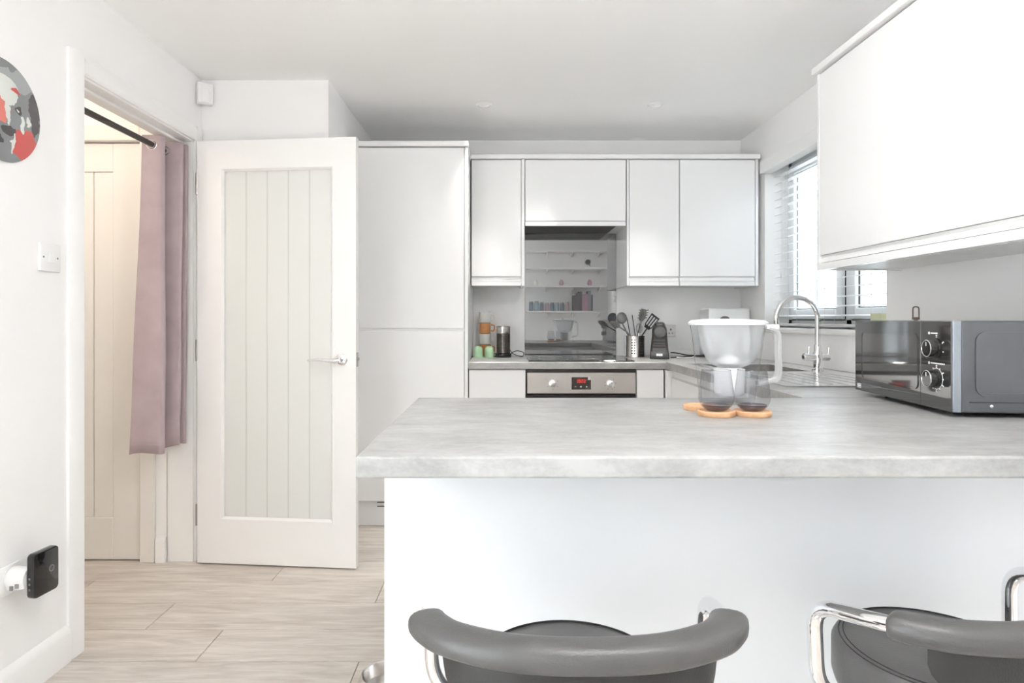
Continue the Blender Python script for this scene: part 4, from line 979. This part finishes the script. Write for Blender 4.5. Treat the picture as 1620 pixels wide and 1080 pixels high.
# tongs: two thin dark rods
g = thing('kitchen_tongs', (UX - 0.005, UY + 0.02, ZT + 0.01), 'thin dark tongs standing between ladle and pasta server', 'tongs')
rod(B(), (UX + 0.0, UY + 0.02, ZT + 0.012), px(991.5, 502, UY + 0.02), 0.0035, 0.0028).build('arm', 'black_plastic', g)
rod(B(), (UX + 0.024, UY + 0.02, ZT + 0.012), px(1000, 498, UY + 0.02), 0.0035, 0.0028).build('arm', 'black_plastic', g)
rod(B(), (UX - 0.002, UY + 0.02, ZT + 0.014), (UX + 0.026, UY + 0.02, ZT + 0.014), 0.0045).build('pivot', 'steel', g)
# pasta server
g = thing('pasta_server', (UX + 0.01, UY + 0.02, ZT + 0.01), 'grey nylon pasta server with prongs, tallest in the pot', 'pasta server')
hd = px(1015.5, 498.5, UY + 0.015)
rod(B(), (UX - 0.005, UY + 0.03, ZT + 0.012), (hd.x - 0.003, hd.y, hd.z - 0.032), 0.0055, 0.0055).build('handle', 'grey_nylon', g)
b = B(); rot = R(-12)
rings = []
for i in range(9):
    tt = i / 8; w_ = 0.008 + 0.014 * math.sin(math.pi * (0.1 + 0.75 * tt)); zz = -0.036 + 0.076 * tt; yy = -0.012 * math.sin(math.pi * tt * 0.9)
    rings.append([(hd.x + (u * w_) * math.cos(rot) - zz * math.sin(rot), hd.y + yy + v + 0.010 * u * u * -1, hd.z + zz * math.cos(rot) + u * w_ * math.sin(rot)) for u, v in ((-1, -0.0015), (0, -0.0015), (1, -0.0015), (1, 0.0015), (0, 0.0015), (-1, 0.0015))])
b.loft(rings); hdo = b.build('head', 'grey_nylon', g)
b = B()
for s_ in (-1, 1):
    for k in range(4):
        zz = -0.018 + k * 0.016; p = Vector((hd.x + s_ * 0.019 * math.cos(rot) - zz * math.sin(rot), hd.y - 0.012, hd.z + zz))
        b.tube([p, p + Vector((s_ * 0.006, -0.010, 0.002)), p + Vector((s_ * 0.010, -0.02, 0.003))], [0.0038, 0.0036, 0.0026], 6)
b.build('prongs', 'grey_nylon', hdo)
b = B()
for u in (-0.006, 0.006): b.box(hd.x + u - 0.0022, hd.x + u + 0.0022, hd.y - 0.0165, hd.y - 0.0155, hd.z - 0.006, hd.z + 0.018)
b.build('slot', 'dark_mark', hdo, smooth=False)
# whisk
g = thing('balloon_whisk', (UX + 0.01, UY - 0.02, ZT + 0.01), 'small steel balloon whisk in front of the pasta server', 'whisk')
c = px(1011, 519, UY - 0.03)
rod(B(), (UX + 0.01, UY - 0.03, ZT + 0.012), (c.x, c.y, c.z - 0.03), 0.006, 0.005).build('handle', 'steel', g)
b = B()
for k in range(5):
    a = math.pi * k / 5
    b.tube([(c.x + 0.020 * math.sin(th) * math.cos(a), c.y + 0.020 * math.sin(th) * math.sin(a), c.z - 0.03 * math.cos(th)) for th in [2 * math.pi * i / 20 for i in range(20)]], 0.0011, 5, closed=True)
b.build('wires', 'steel', g)
# slotted turner
g = thing('slotted_turner', (UX + 0.02, UY, ZT + 0.01), 'black slotted turner leaning toward the coffee machine', 'turner')
a0, a1 = px(1019, 530, UY + 0.02), px(1024.5, 518, UY + 0.045)
rod(B(), (UX - 0.045, UY - 0.028, ZT + 0.012), a1, 0.004, 0.004).build('handle', 'black_plastic', g)
b = B(); ax = (px(1037, 497, UY + 0.05) - px(1022, 517, UY + 0.045)); Lh = ax.length; ax.normalize(); sd = Vector((ax.z, 0, -ax.x)).normalized(); nn = ax.cross(sd)
base = px(1023.0, 519, UY + 0.045)
def bar(u0, u1, v0, v1, w0=1.0, w1=1.0):
    pts = []
    for nz in (-0.001, 0.001):
        for (u, v, w_) in ((u0, v0, w0), (u1, v0, w0), (u1, v1, w1), (u0, v1, w1)): pts.append(base + sd * u * w_ + ax * v + nn * nz)
    vv = [b.bm.verts.new(p) for p in pts]
    for q in ((0, 1, 2, 3), (7, 6, 5, 4), (0, 4, 5, 1), (1, 5, 6, 2), (2, 6, 7, 3), (3, 7, 4, 0)): b.bm.faces.new([vv[i] for i in q])
Lh = 0.098; hw = 0.031
bar(-hw, hw, Lh - 0.012, Lh); bar(-hw, hw, -0.002, 0.018, 0.55, 0.8)
for i in range(4):
    u = -hw + i * (2 * hw - 0.007) / 3; bar(u, u + 0.0075, 0.015, Lh - 0.01, 0.85, 1.0)
bmesh.ops.recalc_face_normals(b.bm, faces=b.bm.faces)
b.build('blade', 'black_plastic', g, smooth=False)

# coffee machine
KX, KY = 0.962, 3.845
t = thing('coffee_machine', (KX, KY, ZT), 'compact black capsule coffee machine beside the utensil pot', 'coffee machine', rotz=R(-14))
def slab(w0, w1, y0, y1, z): return [(-w0, y0, z), (w0, y0, z), (w1, y1, z), (-w1, y1, z)]
b = B()
prof = [(0.0, 0.056, -0.095, 0.10), (0.03, 0.055, -0.093, 0.10), (0.06, 0.052, -0.085, 0.10), (0.13, 0.045, -0.085, 0.10), (0.175, 0.042, -0.088, 0.098), (0.198, 0.034, -0.075, 0.085), (0.205, 0.022, -0.05, 0.07)]
b.loft([[(-w_, y1 - 0.02, z), (-w_, y0 + 0.015, z), (-w_ + 0.012, y0, z), (w_ - 0.012, y0, z), (w_, y0 + 0.015, z), (w_, y1 - 0.02, z), (w_ - 0.012, y1, z), (-w_ + 0.012, y1, z)] for z, w_, y0, y1 in prof])
b.build('housing', 'coffee_black', t, local=True)
B().lathe([(0.034, -0.080), (0.034, -0.096), (0.031, -0.100), (0.001, -0.101)], (0.004, 0, 0.158), 28, 'y').build('brew_head', 'coffee_grey', t, local=True)
lvb = B().tube(fillet([(-0.03, 0.03, 0.200), (-0.022, -0.06, 0.214), (0.022, -0.06, 0.214), (0.03, 0.03, 0.200)], 0.02), 0.006, 8).build('lever', 'coffee_grey', t, local=True)
b = B()
for z in (0.07, 0.085, 0.10, 0.115): b.box(-0.036, 0.036, -0.0885, -0.084, z - 0.0018, z + 0.0018, 0.001)
b.build('rib', 'black_gloss', t, local=True, smooth=False)
tr = B().box(-0.05, 0.05, -0.118, -0.09, 0.004, 0.045, 0.006, 2).build('drip_tray', 'coffee_grey', t, local=True)
B().box(-0.018, 0.018, -0.1195, -0.118, 0.018, 0.033, 0.0006).build('badge', 'white_mark', tr, local=True, smooth=False)
B().box(-0.045, 0.045, 0.095, 0.125, 0.01, 0.19, 0.012, 2).build('water_tank', 'jug_funnel', t, local=True)
# double socket on back wall
s0, s1 = px(1041, 513.5, 4.11), px(1069, 532.5, 4.11)
t = thing('double_socket', ((s0.x + s1.x) / 2, 4.115, (s0.z + s1.z) / 2), 'brushed steel double socket above the coffee machine', 'socket')
B().box(s0.x, s1.x, 4.110, 4.118, s1.z, s0.z, 0.002).build('plate', 'steel', t, smooth=False)
hb = B(); xc = s1.x - 0.03; zc_ = (s0.z + s1.z) / 2
for xc in (s1.x - 0.032, s0.x + 0.032):
    hb.box(xc - 0.003, xc + 0.003, 4.109, 4.11, zc_ + 0.002, zc_ + 0.014).box(xc - 0.014, xc - 0.006, 4.109, 4.11, zc_ - 0.018, zc_ - 0.013).box(xc + 0.006, xc + 0.014, 4.109, 4.11, zc_ - 0.018, zc_ - 0.013)
hb.build('socket_hole', 'dark_mark', t, smooth=False)
# cables on the counter
o = B().tube(catmull([(1.045, 3.90, ZT + 0.03), (1.09, 3.92, ZT + 0.026), (1.15, 3.93, ZT + 0.014), (1.22, 3.94, ZT + 0.010), (1.30, 3.95, ZT + 0.004)], 6), 0.0032, 8).build('power_cable', 'black_rubber', None)
tag(o, 'upper black cable sloping from coffee machine toward the corner', 'cable')
o = B().tube(catmull([(1.03, 3.84, ZT + 0.004), (1.08, 3.85, ZT + 0.005), (1.15, 3.86, ZT + 0.009), (1.22, 3.88, ZT + 0.006), (1.30, 3.88, ZT + 0.004)], 6), 0.0032, 8).build('power_cable', 'black_rubber', None)
tag(o, 'lower black cable lying along the worktop by coffee machine', 'cable')
o = B().tube(catmull([(1.06, 3.96, ZT + 0.02), (1.10, 3.97, ZT + 0.04), (1.16, 3.97, ZT + 0.045), (1.20, 3.95, ZT + 0.03), (1.18, 3.87, ZT + 0.008), (1.12, 3.82, ZT + 0.004), (1.06, 3.85, ZT + 0.004)], 6), 0.0024, 8).build('power_cable', 'cord_white', None)
tag(o, 'white cable looping over the black cables', 'cable')
# toaster-like white appliance in the corner
t = thing('countertop_appliance', (1.405, 3.98, ZT), 'plain white boxy appliance in the corner behind the filter jug', 'appliance')
B().box(1.275, 1.535, 3.89, 4.07, ZT + 0.012, 1.214, 0.014, 3).build('housing', 'white_plastic', t)
B().box(1.31, 1.50, 3.945, 3.965, 1.2135, 1.2145).box(1.31, 1.50, 3.995, 4.015, 1.2135, 1.2145).build('slot', 'dark_mark', t, smooth=False)
for x in (1.30, 1.51):
    for y in (3.91, 4.05): B().lathe([(0.01, ZT), (0.012, ZT + 0.014)], (x, y, 0), 12).build('foot', 'black_rubber', t)

# ------------------------------------------------------------------ left wall things
# curtain and pole in the doorway
pz, pX = 1.921, -1.55
t = thing('curtain_pole', (pX, 2.6, pz), 'dark metal tension pole across the hall doorway', 'curtain pole')
B().tube([(pX, 2.205, pz), (pX, 2.80, pz)], 0.0125, 14).build('pole', 'pole_metal', t)
B().tube([(pX, 2.80, pz), (pX, 2.985, pz)], 0.0105, 14).build('inner_pole', 'pole_metal', t)
for y0_, y1_ in ((2.2005, 2.212), (2.978, 2.9895)): B().tube([(pX, y0_, pz), (pX, y1_, pz)], 0.018, 16).build('end_cap', 'black_rubber', t)
top = [(-1.592, 2.800), (-1.555, 2.806), (-1.512, 2.815), (-1.520, 2.850), (-1.590, 2.872), (-1.585, 2.900), (-1.530, 2.912), (-1.478, 2.925), (-1.492, 2.945), (-1.575, 2.950), (-1.535, 2.956), (-1.472, 2.960), (-1.50, 2.967), (-1.575, 2.970), (-1.53, 2.976), (-1.476, 2.980)]
bot = [(-1.625, 2.755), (-1.57, 2.765), (-1.492, 2.775), (-1.505, 2.82), (-1.60, 2.85), (-1.592, 2.88), (-1.535, 2.892), (-1.487, 2.902), (-1.497, 2.928), (-1.585, 2.936), (-1.54, 2.944), (-1.478, 2.950), (-1.50, 2.958), (-1.58, 2.962), (-1.535, 2.969), (-1.486, 2.975)]
ct = catmull([(x, y, 0) for x, y in top], 6); cb_ = catmull([(x, y, 0) for x, y in bot], 6)
grid = []
ZTop, ZBot = 1.963, 0.560
for i in range(25):
    s_ = i / 24; e_ = s_ ** 1.3; row = []
    for k, (a, c) in enumerate(zip(ct, cb_)):
        p = a.lerp(c, e_); u = k / (len(ct) - 1)
        z = ZTop + (ZBot - ZTop) * s_ + (0.006 * math.sin(u * 30) + 0.022 * (u - 0.3)) * s_
        row.append((p.x + 0.004 * math.sin(s_ * 9 + u * 14) * s_, p.y + 0.003 * math.sin(s_ * 7 + u * 11) * s_, z))
    grid.append(row)
t = thing('door_curtain', (-1.54, 2.88, ZBot), 'mauve eyelet curtain bunched at the side of hall doorway', 'curtain')
cu = B().sheet(grid).build('fabric', 'mauve_fabric', t, angle=80); solidify(cu, 0.0022)
for s_ in (0.095, 0.972):
    row = [Vector(grid[int(s_ * 24)][k]).lerp(Vector(grid[min(24, int(s_ * 24) + 1)][k]), s_ * 24 - int(s_ * 24)) for k in range(len(ct))]
    B().tube(row, 0.0017, 5).build('hem', 'mauve_fabric', t)
def eyelet(c, nrm):
    nrm = Vector(nrm).normalized(); rr_ = 0.020
    a = nrm.cross(Vector((0, 0, 1))).normalized(); b2 = nrm.cross(a)
    c = Vector(c)
    B().tube([c + (a * math.cos(2 * math.pi * i / 28) + b2 * math.sin(2 * math.pi * i / 28)) * rr_ for i in range(28)], 0.0042, 8, closed=True).build('eyelet', 'chrome', t)
for (x, y), nr in zip(((-1.553, 2.807), (-1.553, 2.861), (-1.548, 2.910), (-1.553, 2.950)), ((0.13, -1, 0), (0.25, 1, 0), (0.25, -1, 0), (0.06, 1, 0))):
    eyelet((x, y, pz), nr)

# light switch
t = thing('light_switch', (XL, 2.03, 1.345), 'white single light switch beside the hall doorway', 'switch')
zc_ = EYE - (407.5 - 505) * 2.035 / 1000
B().box(XL, XL + 0.010, 1.988, 2.083, zc_ - 0.045, zc_ + 0.045, 0.004, 2).build('plate', 'white_plastic', t)
B().box(XL + 0.010, XL + 0.0155, 2.020, 2.048, zc_ - 0.016, zc_ + 0.016, 0.003, 2).build('rocker', 'white_plastic', t)
for y in (2.003, 2.066): B().lathe([(0.0035, XL + 0.0098), (0.003, XL + 0.0108)], (0, y, zc_), 12, 'x').build('screw', 'grey_mark', t)
# socket, plug and black smart hub
t = thing('double_socket', (XL, 1.90, 0.355), 'white double wall socket low on the wall by the doorway', 'socket')
B().box(XL, XL + 0.010, 1.825, 1.972, 0.334, 0.42, 0.004, 2).build('plate', 'white_plastic', t)
B().box(XL + 0.01, XL + 0.0145, 1.845, 1.858, 0.397, 0.412, 0.002).box(XL + 0.01, XL + 0.0145, 1.94, 1.953, 0.397, 0.412, 0.002).build('rocker', 'white_plastic', t, smooth=False)
t = thing('plug_adaptor', (XL + 0.04, 1.885, 0.36), 'white rounded plug adaptor pushed into the low wall socket', 'plug')
b = B(); x0 = XL + 0.0105
rings = []
for dx, sc_ in ((0.0, 0.85), (0.004, 0.95), (0.02, 1.0), (0.045, 0.95), (0.055, 0.85)):
    rings.append([(x0 + dx, 1.868 + (v) * sc_, 0.380 + (w_) * sc_) for v, w_ in [(0.030 * math.cos(a), 0.036 * math.sin(a) if math.sin(a) > -0.5 else -0.026) for a in [2 * math.pi * i / 28 for i in range(28)]]])
b.loft(rings); b.build('shell', 'white_plastic', t)
b = B()
for k in range(2): b.box(x0 + 0.020 + k * 0.016, x0 + 0.030 + k * 0.016, 1.836, 1.8385, 0.357 + 0.006 * k, 0.369 + 0.006 * k)
b.build('usb_slot', 'grey_mark', t, smooth=False)
t = thing('smart_hub', (XL + 0.083, 1.90, 0.322), 'black glossy square hub plugged in below the light switch', 'hub')
# slab standing away from the wall, its face turned to the room
hubP = B().prism(rrect(-0.047, 0.047, -0.066, 0.066, 0.014), 'x', -0.012, 0.012, 0.004)
hubP.move(Matrix.Translation((XL + 0.083, 1.90, 0.388)) @ Matrix.Rotation(R(-5), 4, 'Z'))
hub = hubP.build('shell', 'black_gloss', t)
lb = B().lathe([(0.010, 0.0), (0.010, 0.0005), (0.0075, 0.0005), (0.0075, 0.0)], (0, 0, 0), 24, 'x', cap0=False, cap1=False); lb.move(Matrix.Translation((XL + 0.083, 1.90, 0.388)) @ Matrix.Rotation(R(-5), 4, 'Z') @ Matrix.Translation((0.0121, 0.018, 0.004)))
lb.build('logo_ring', 'grey_mark', hub)
lb = B()
for k in range(3): lb.box(-0.004, 0.0, -0.0476, -0.0468, -0.04 + k * 0.016, -0.034 + k * 0.016)
lb.move(Matrix.Translation((XL + 0.083, 1.90, 0.388)) @ Matrix.Rotation(R(-5), 4, 'Z')); lb.build('port', 'grey_mark', hub, smooth=False)
# painted record
o = B().lathe([(0.001, 0.0022), (0.004, 0.0022), (0.148, 0.002), (0.150, 0.001), (0.148, 0.0), (0.001, 0.0)], (0, 0, 0), 72, 'x').build('painted_record', 'painted_record', None)
o.location = (XL + 0.0035, 1.845, 1.757); tag(o, 'round grey, white and red painted record on the wall', 'wall art')
# movement sensor in the ceiling corner
t = thing('movement_sensor', (-1.425, 3.03, 2.18), 'small white movement sensor in the ceiling corner', 'sensor')
def place(bb, rz=40): return bb.move(Matrix.Translation((-1.425, 3.035, 2.225)) @ Matrix.Rotation(R(rz), 4, 'Z'))
place(B().prism([(-0.034, -0.048), (0.034, -0.048), (0.034, 0.05), (-0.034, 0.05)], 'y', -0.022, 0.02, 0.006)).build('housing', 'white_plastic', t)
place(B().lathe([(0.024, -0.045), (0.026, -0.035), (0.027, 0.0), (0.024, 0.012)], (0, -0.012, 0), 24, sy=0.75)).build('lens', 'white_plastic', t)

# ------------------------------------------------------------------ bar stools
def stool(x, y, rz, label, zs=0.583, dz=0.0):
    t = thing('bar_stool', (x, y, 0), label, 'bar stool', rotz=rz, group='black padded bar stools at the breakfast bar')
    za = zs + 0.089 + dz
    Rr = 0.165
    st = B().lathe([(Rr - 0.03, zs - 0.085), (Rr - 0.004, zs - 0.080), (Rr, zs - 0.066), (Rr, zs - 0.016), (Rr - 0.006, zs - 0.005), (Rr - 0.016, zs), (Rr * 0.6, zs + 0.004), (Rr * 0.3, zs + 0.005), (0.001, zs + 0.005)], (0, 0, 0), 56).build('seat', 'leather', t, local=True)
    for rr_, z in ((Rr - 0.012, zs - 0.0012), (Rr - 0.019, zs + 0.0012)):
        B().tube([(rr_ * math.cos(2 * math.pi * i / 64), rr_ * math.sin(2 * math.pi * i / 64), z) for i in range(64)], 0.0010, 5, closed=True).build('seam', 'thread', st, local=True)
    ax, ay, rt = 0.232, 0.04, 0.0125
    zl = zs - 0.045; zp = za + 0.034
    loop = []
    for s_ in (1, -1):
        seq = [(s_ * 0.10, 0.02, zl - 0.05), (s_ * 0.165, ay - 0.01, zl - 0.045), (s_ * (ax - 0.004), ay - 0.004, zl + 0.0), (s_ * ax, ay, za), (s_ * (ax - 0.006), -0.075, zp - 0.012), (s_ * 0.188, -0.160, zp), (s_ * 0.10, -0.203, zp), (0, -0.212, zp)]
        loop.append(fillet(seq, 0.042, 7))
    path = loop[0][:-1] + loop[1][::-1]
    B().tube(path, rt, 14).build('arm_tube', 'chrome', t, local=True)
    # padded top rail over the rear of the tube
    arc = catmull([(s * 1.0, yy, zp + dd) for s, yy, dd in ((-0.224, -0.096, -0.006), (-0.210, -0.128, -0.003), (-0.176, -0.166, 0.0), (-0.10, -0.202, 0.002), (0.0, -0.212, 0.002), (0.10, -0.202, 0.002), (0.176, -0.166, 0.0), (0.210, -0.128, -0.003), (0.224, -0.096, -0.006))], 6)
    def sec(tt):
        e_ = min(1.0, min(tt, 1 - tt) / 0.05); k_ = 0.35 + 0.65 * math.sqrt(max(0.0, 1 - (1 - e_) ** 2))
        return [(0.028 * k_ * math.copysign(abs(math.cos(a)) ** 0.75, math.cos(a)), 0.019 * k_ * math.copysign(abs(math.sin(a)) ** 0.75, math.sin(a)) + 0.001) for a in [2 * math.pi * i / 20 for i in range(20)]]
    pd = B().sweep(arc, (0, 0, 1), sec).build('top_rail_pad', 'leather', t, local=True, angle=60)
    # lower back band
    arc2 = catmull([(s, yy, 0) for s, yy in ((-0.188, -0.125), (-0.155, -0.160), (-0.085, -0.190), (0.0, -0.200), (0.085, -0.190), (0.155, -0.160), (0.188, -0.125))], 6)
    def bsec(tt):
        e_ = min(1.0, min(tt, 1 - tt) / 0.12); hb_ = -0.052 - 0.034 * (e_ ** 0.6)
        return [(-0.010, -0.018), (0.010, -0.018), (0.011, hb_ * 0.6), (0.008, hb_), (-0.008, hb_), (-0.011, hb_ * 0.6)]
    B().sweep([(p.x, p.y, zp) for p in arc2], (0, 0, 1), bsec).build('back_band', 'leather_dark', t, local=True)
    B().lathe([(0.085, zs - 0.098), (0.085, zs - 0.086), (0.11, zs - 0.0855)], (0, 0, 0), 28).build('seat_plate', 'chrome', t, local=True)
    B().lathe([(0.030, 0.02), (0.030, 0.30), (0.022, 0.305), (0.022, zs - 0.09)], (0, 0, 0), 28).build('column', 'chrome', t, local=True)
    B().lathe([(0.20, 0.0), (0.202, 0.006), (0.18, 0.014), (0.06, 0.026), (0.032, 0.045)], (0, 0, 0), 48).build('base_disc', 'chrome', t, local=True)
    fr = [(0.0, 0.03, 0.27), (-0.13, 0.05, 0.27), (-0.15, 0.15, 0.27), (0.15, 0.15, 0.27), (0.13, 0.05, 0.27), (0.0, 0.03, 0.27)]
    B().tube(fillet(fr, 0.05), 0.010, 10).build('footrest', 'chrome', t, local=True)
stool(0.112, 1.03, 0.0, 'black padded bar stool squared up to the peninsula panel')
stool(0.752, 1.085, R(18), 'black padded bar stool turned sideways, below the microwave')

# steel dish on the floor beyond the peninsula end
t = thing('pet_bowl', (-0.36, 1.96, 0.0), 'steel bowl on plank floor beside the peninsula end', 'bowl')
B().lathe([(0.09, 0.0), (0.092, 0.004), (0.075, 0.045), (0.073, 0.05), (0.070, 0.048), (0.06, 0.012), (0.001, 0.010)], (-0.36, 1.96, 0.0), 40).build('dish', 'steel', t)

# ------------------------------------------------------------------ shelves on the rear wall (seen in the splashback)
for i, z in enumerate((1.265, 1.63, 1.89, 2.14)):
    lb = ('white wall shelf of jars and books, lowest of four', 'white wall shelf of small ornaments, second of four from below', 'bare white wall shelf under the top one', 'bare white wall shelf, topmost of four')[i]
    t = thing('wall_shelf', (0.92, YR + 0.12, z), lb, 'shelf', group='white shelves opposite the kitchen')
    B().box(0.36, 1.50, YR + 0.003, YR + 0.24, z - 0.022, z, 0.002).build('board', 'trim_paint', t, smooth=False)
    for x in (0.66, 1.03, 1.42):
        B().prism([(YR + 0.004, z - 0.023), (YR + 0.20, z - 0.023), (YR + 0.20, z - 0.035), (YR + 0.004, z - 0.085)], 'x', x - 0.008, x + 0.008).build('bracket', 'trim_paint', t, smooth=False)
for x in (0.66, 1.03, 1.42):
    o = B().box(x - 0.012, x + 0.012, YR + 0.0005, YR + 0.0025, 1.10, 2.20).build('shelf_upright', 'grey_mark' if False else 'trim_paint', None, smooth=False, center=True)
    tag(o, {0.66: 'slim white upright rail behind the jars', 1.03: 'slim white upright rail between jars and books', 1.42: 'slim white upright rail by the shelf ends near the wall corner'}[x], 'rail', 'shelf uprights on rear wall')
JL = ['slate jar at the far end of the row from the books', 'pale blue jar next to the end slate jar', 'dark grey jar between the first pale blue and rose jars', 'rose jar in the middle of the jar row, left shelf bay',
      'slate jar in the middle of the row beside a rose jar', 'pale blue jar in the half of row nearer the books', 'dark grey jar next to the jar touching the books', 'rose jar standing right next to the black hardback']
JL[3] = 'rose jar in the middle of the jar row'
x = 0.40
for i in range(8):
    r_ = random.uniform(0.026, 0.034); h_ = random.uniform(0.12, 0.15); x += r_
    t = thing('storage_jar', (x, YR + 0.14, 1.265), JL[i], 'jar', group='jars on the lowest shelf')
    B().lathe([(r_, 0.0), (r_ + 0.001, 0.01), (r_, h_ * 0.8), (r_ * 0.8, h_ * 0.85), (r_ * 0.8, h_ * 0.9)], (0, 0, 0), 24).build('jar', 'jar_glaze_%d' % (i % 4), t, local=True)
    B().lathe([(r_ * 0.85, h_ * 0.9), (r_ * 0.85, h_)], (0, 0, 0), 24).build('lid', 'hinge_steel', t, local=True)
    x += r_ + 0.014
x = 1.035
bl = ('black', 'charcoal', 'black', 'dusty pink', 'bright pink', 'grey', 'dark')
for i in range(7):
    w_ = random.uniform(0.025, 0.045); h_ = random.uniform(0.22, 0.29)
    t = thing('book', (x + w_ / 2, YR + 0.13, 1.265), ('black hardback standing right next to a rose jar', 'charcoal brown hardback standing among the books', 'black hardback between the charcoal and dusty pink books', 'dusty pink book standing beside dark hardbacks', 'bright pink book in the row on lowest shelf', 'grey book near the end of the row', 'black hardback ending the row, beside a grey book')[i], 'book', group='books on the lowest shelf')
    m_ = 'book_cover_%d' % ((0, 1, 0, 2, 3, 4, 0)[i])
    b = B(); b.box(x, x + 0.003, YR + 0.03, YR + 0.22, 1.2655, 1.265 + h_).box(x + w_ - 0.003, x + w_, YR + 0.03, YR + 0.22, 1.2655, 1.265 + h_).box(x + 0.003, x + w_ - 0.003, YR + 0.217, YR + 0.22, 1.2655, 1.265 + h_)
    b.build('cover', m_, t, smooth=False)
    B().box(x + 0.003, x + w_ - 0.003, YR + 0.035, YR + 0.217, 1.268, 1.262 + h_).build('pages', 'paper', t, smooth=False)
    x += w_ + 0.002
for x, m_, lb in ((0.50, 'mug_white', 'small white pot ornament on the ornament shelf'), (0.87, 'jar_glaze_3', 'small rose pot ornament on the ornament shelf'), (1.28, 'book_cover_3', 'small pink pot ornament on the ornament shelf')):
    o = B().lathe([(0.02, 0.0), (0.035, 0.03), (0.03, 0.06), (0.018, 0.075), (0.022, 0.085)], (0, 0, 0), 24).build('ornament', m_, None)
    o.location = (x, YR + 0.13, 1.6305); tag(o, lb, 'ornament', 'ornaments on the shelf')
t = thing('wall_clock', (1.27, YR + 0.01, 1.93), 'small round dark dial hung between the upper shelves', 'clock')
B().lathe([(0.034, 0.0), (0.036, 0.006), (0.034, 0.014), (0.03, 0.014)], (1.27, YR + 0.001, 1.985), 28, 'y').build('dial', 'dark_mark', t)
B().tube([(1.285, YR + 0.008, 1.96), (1.305, YR + 0.008, 1.925)], 0.005, 8).build('tail', 'dark_mark', t)
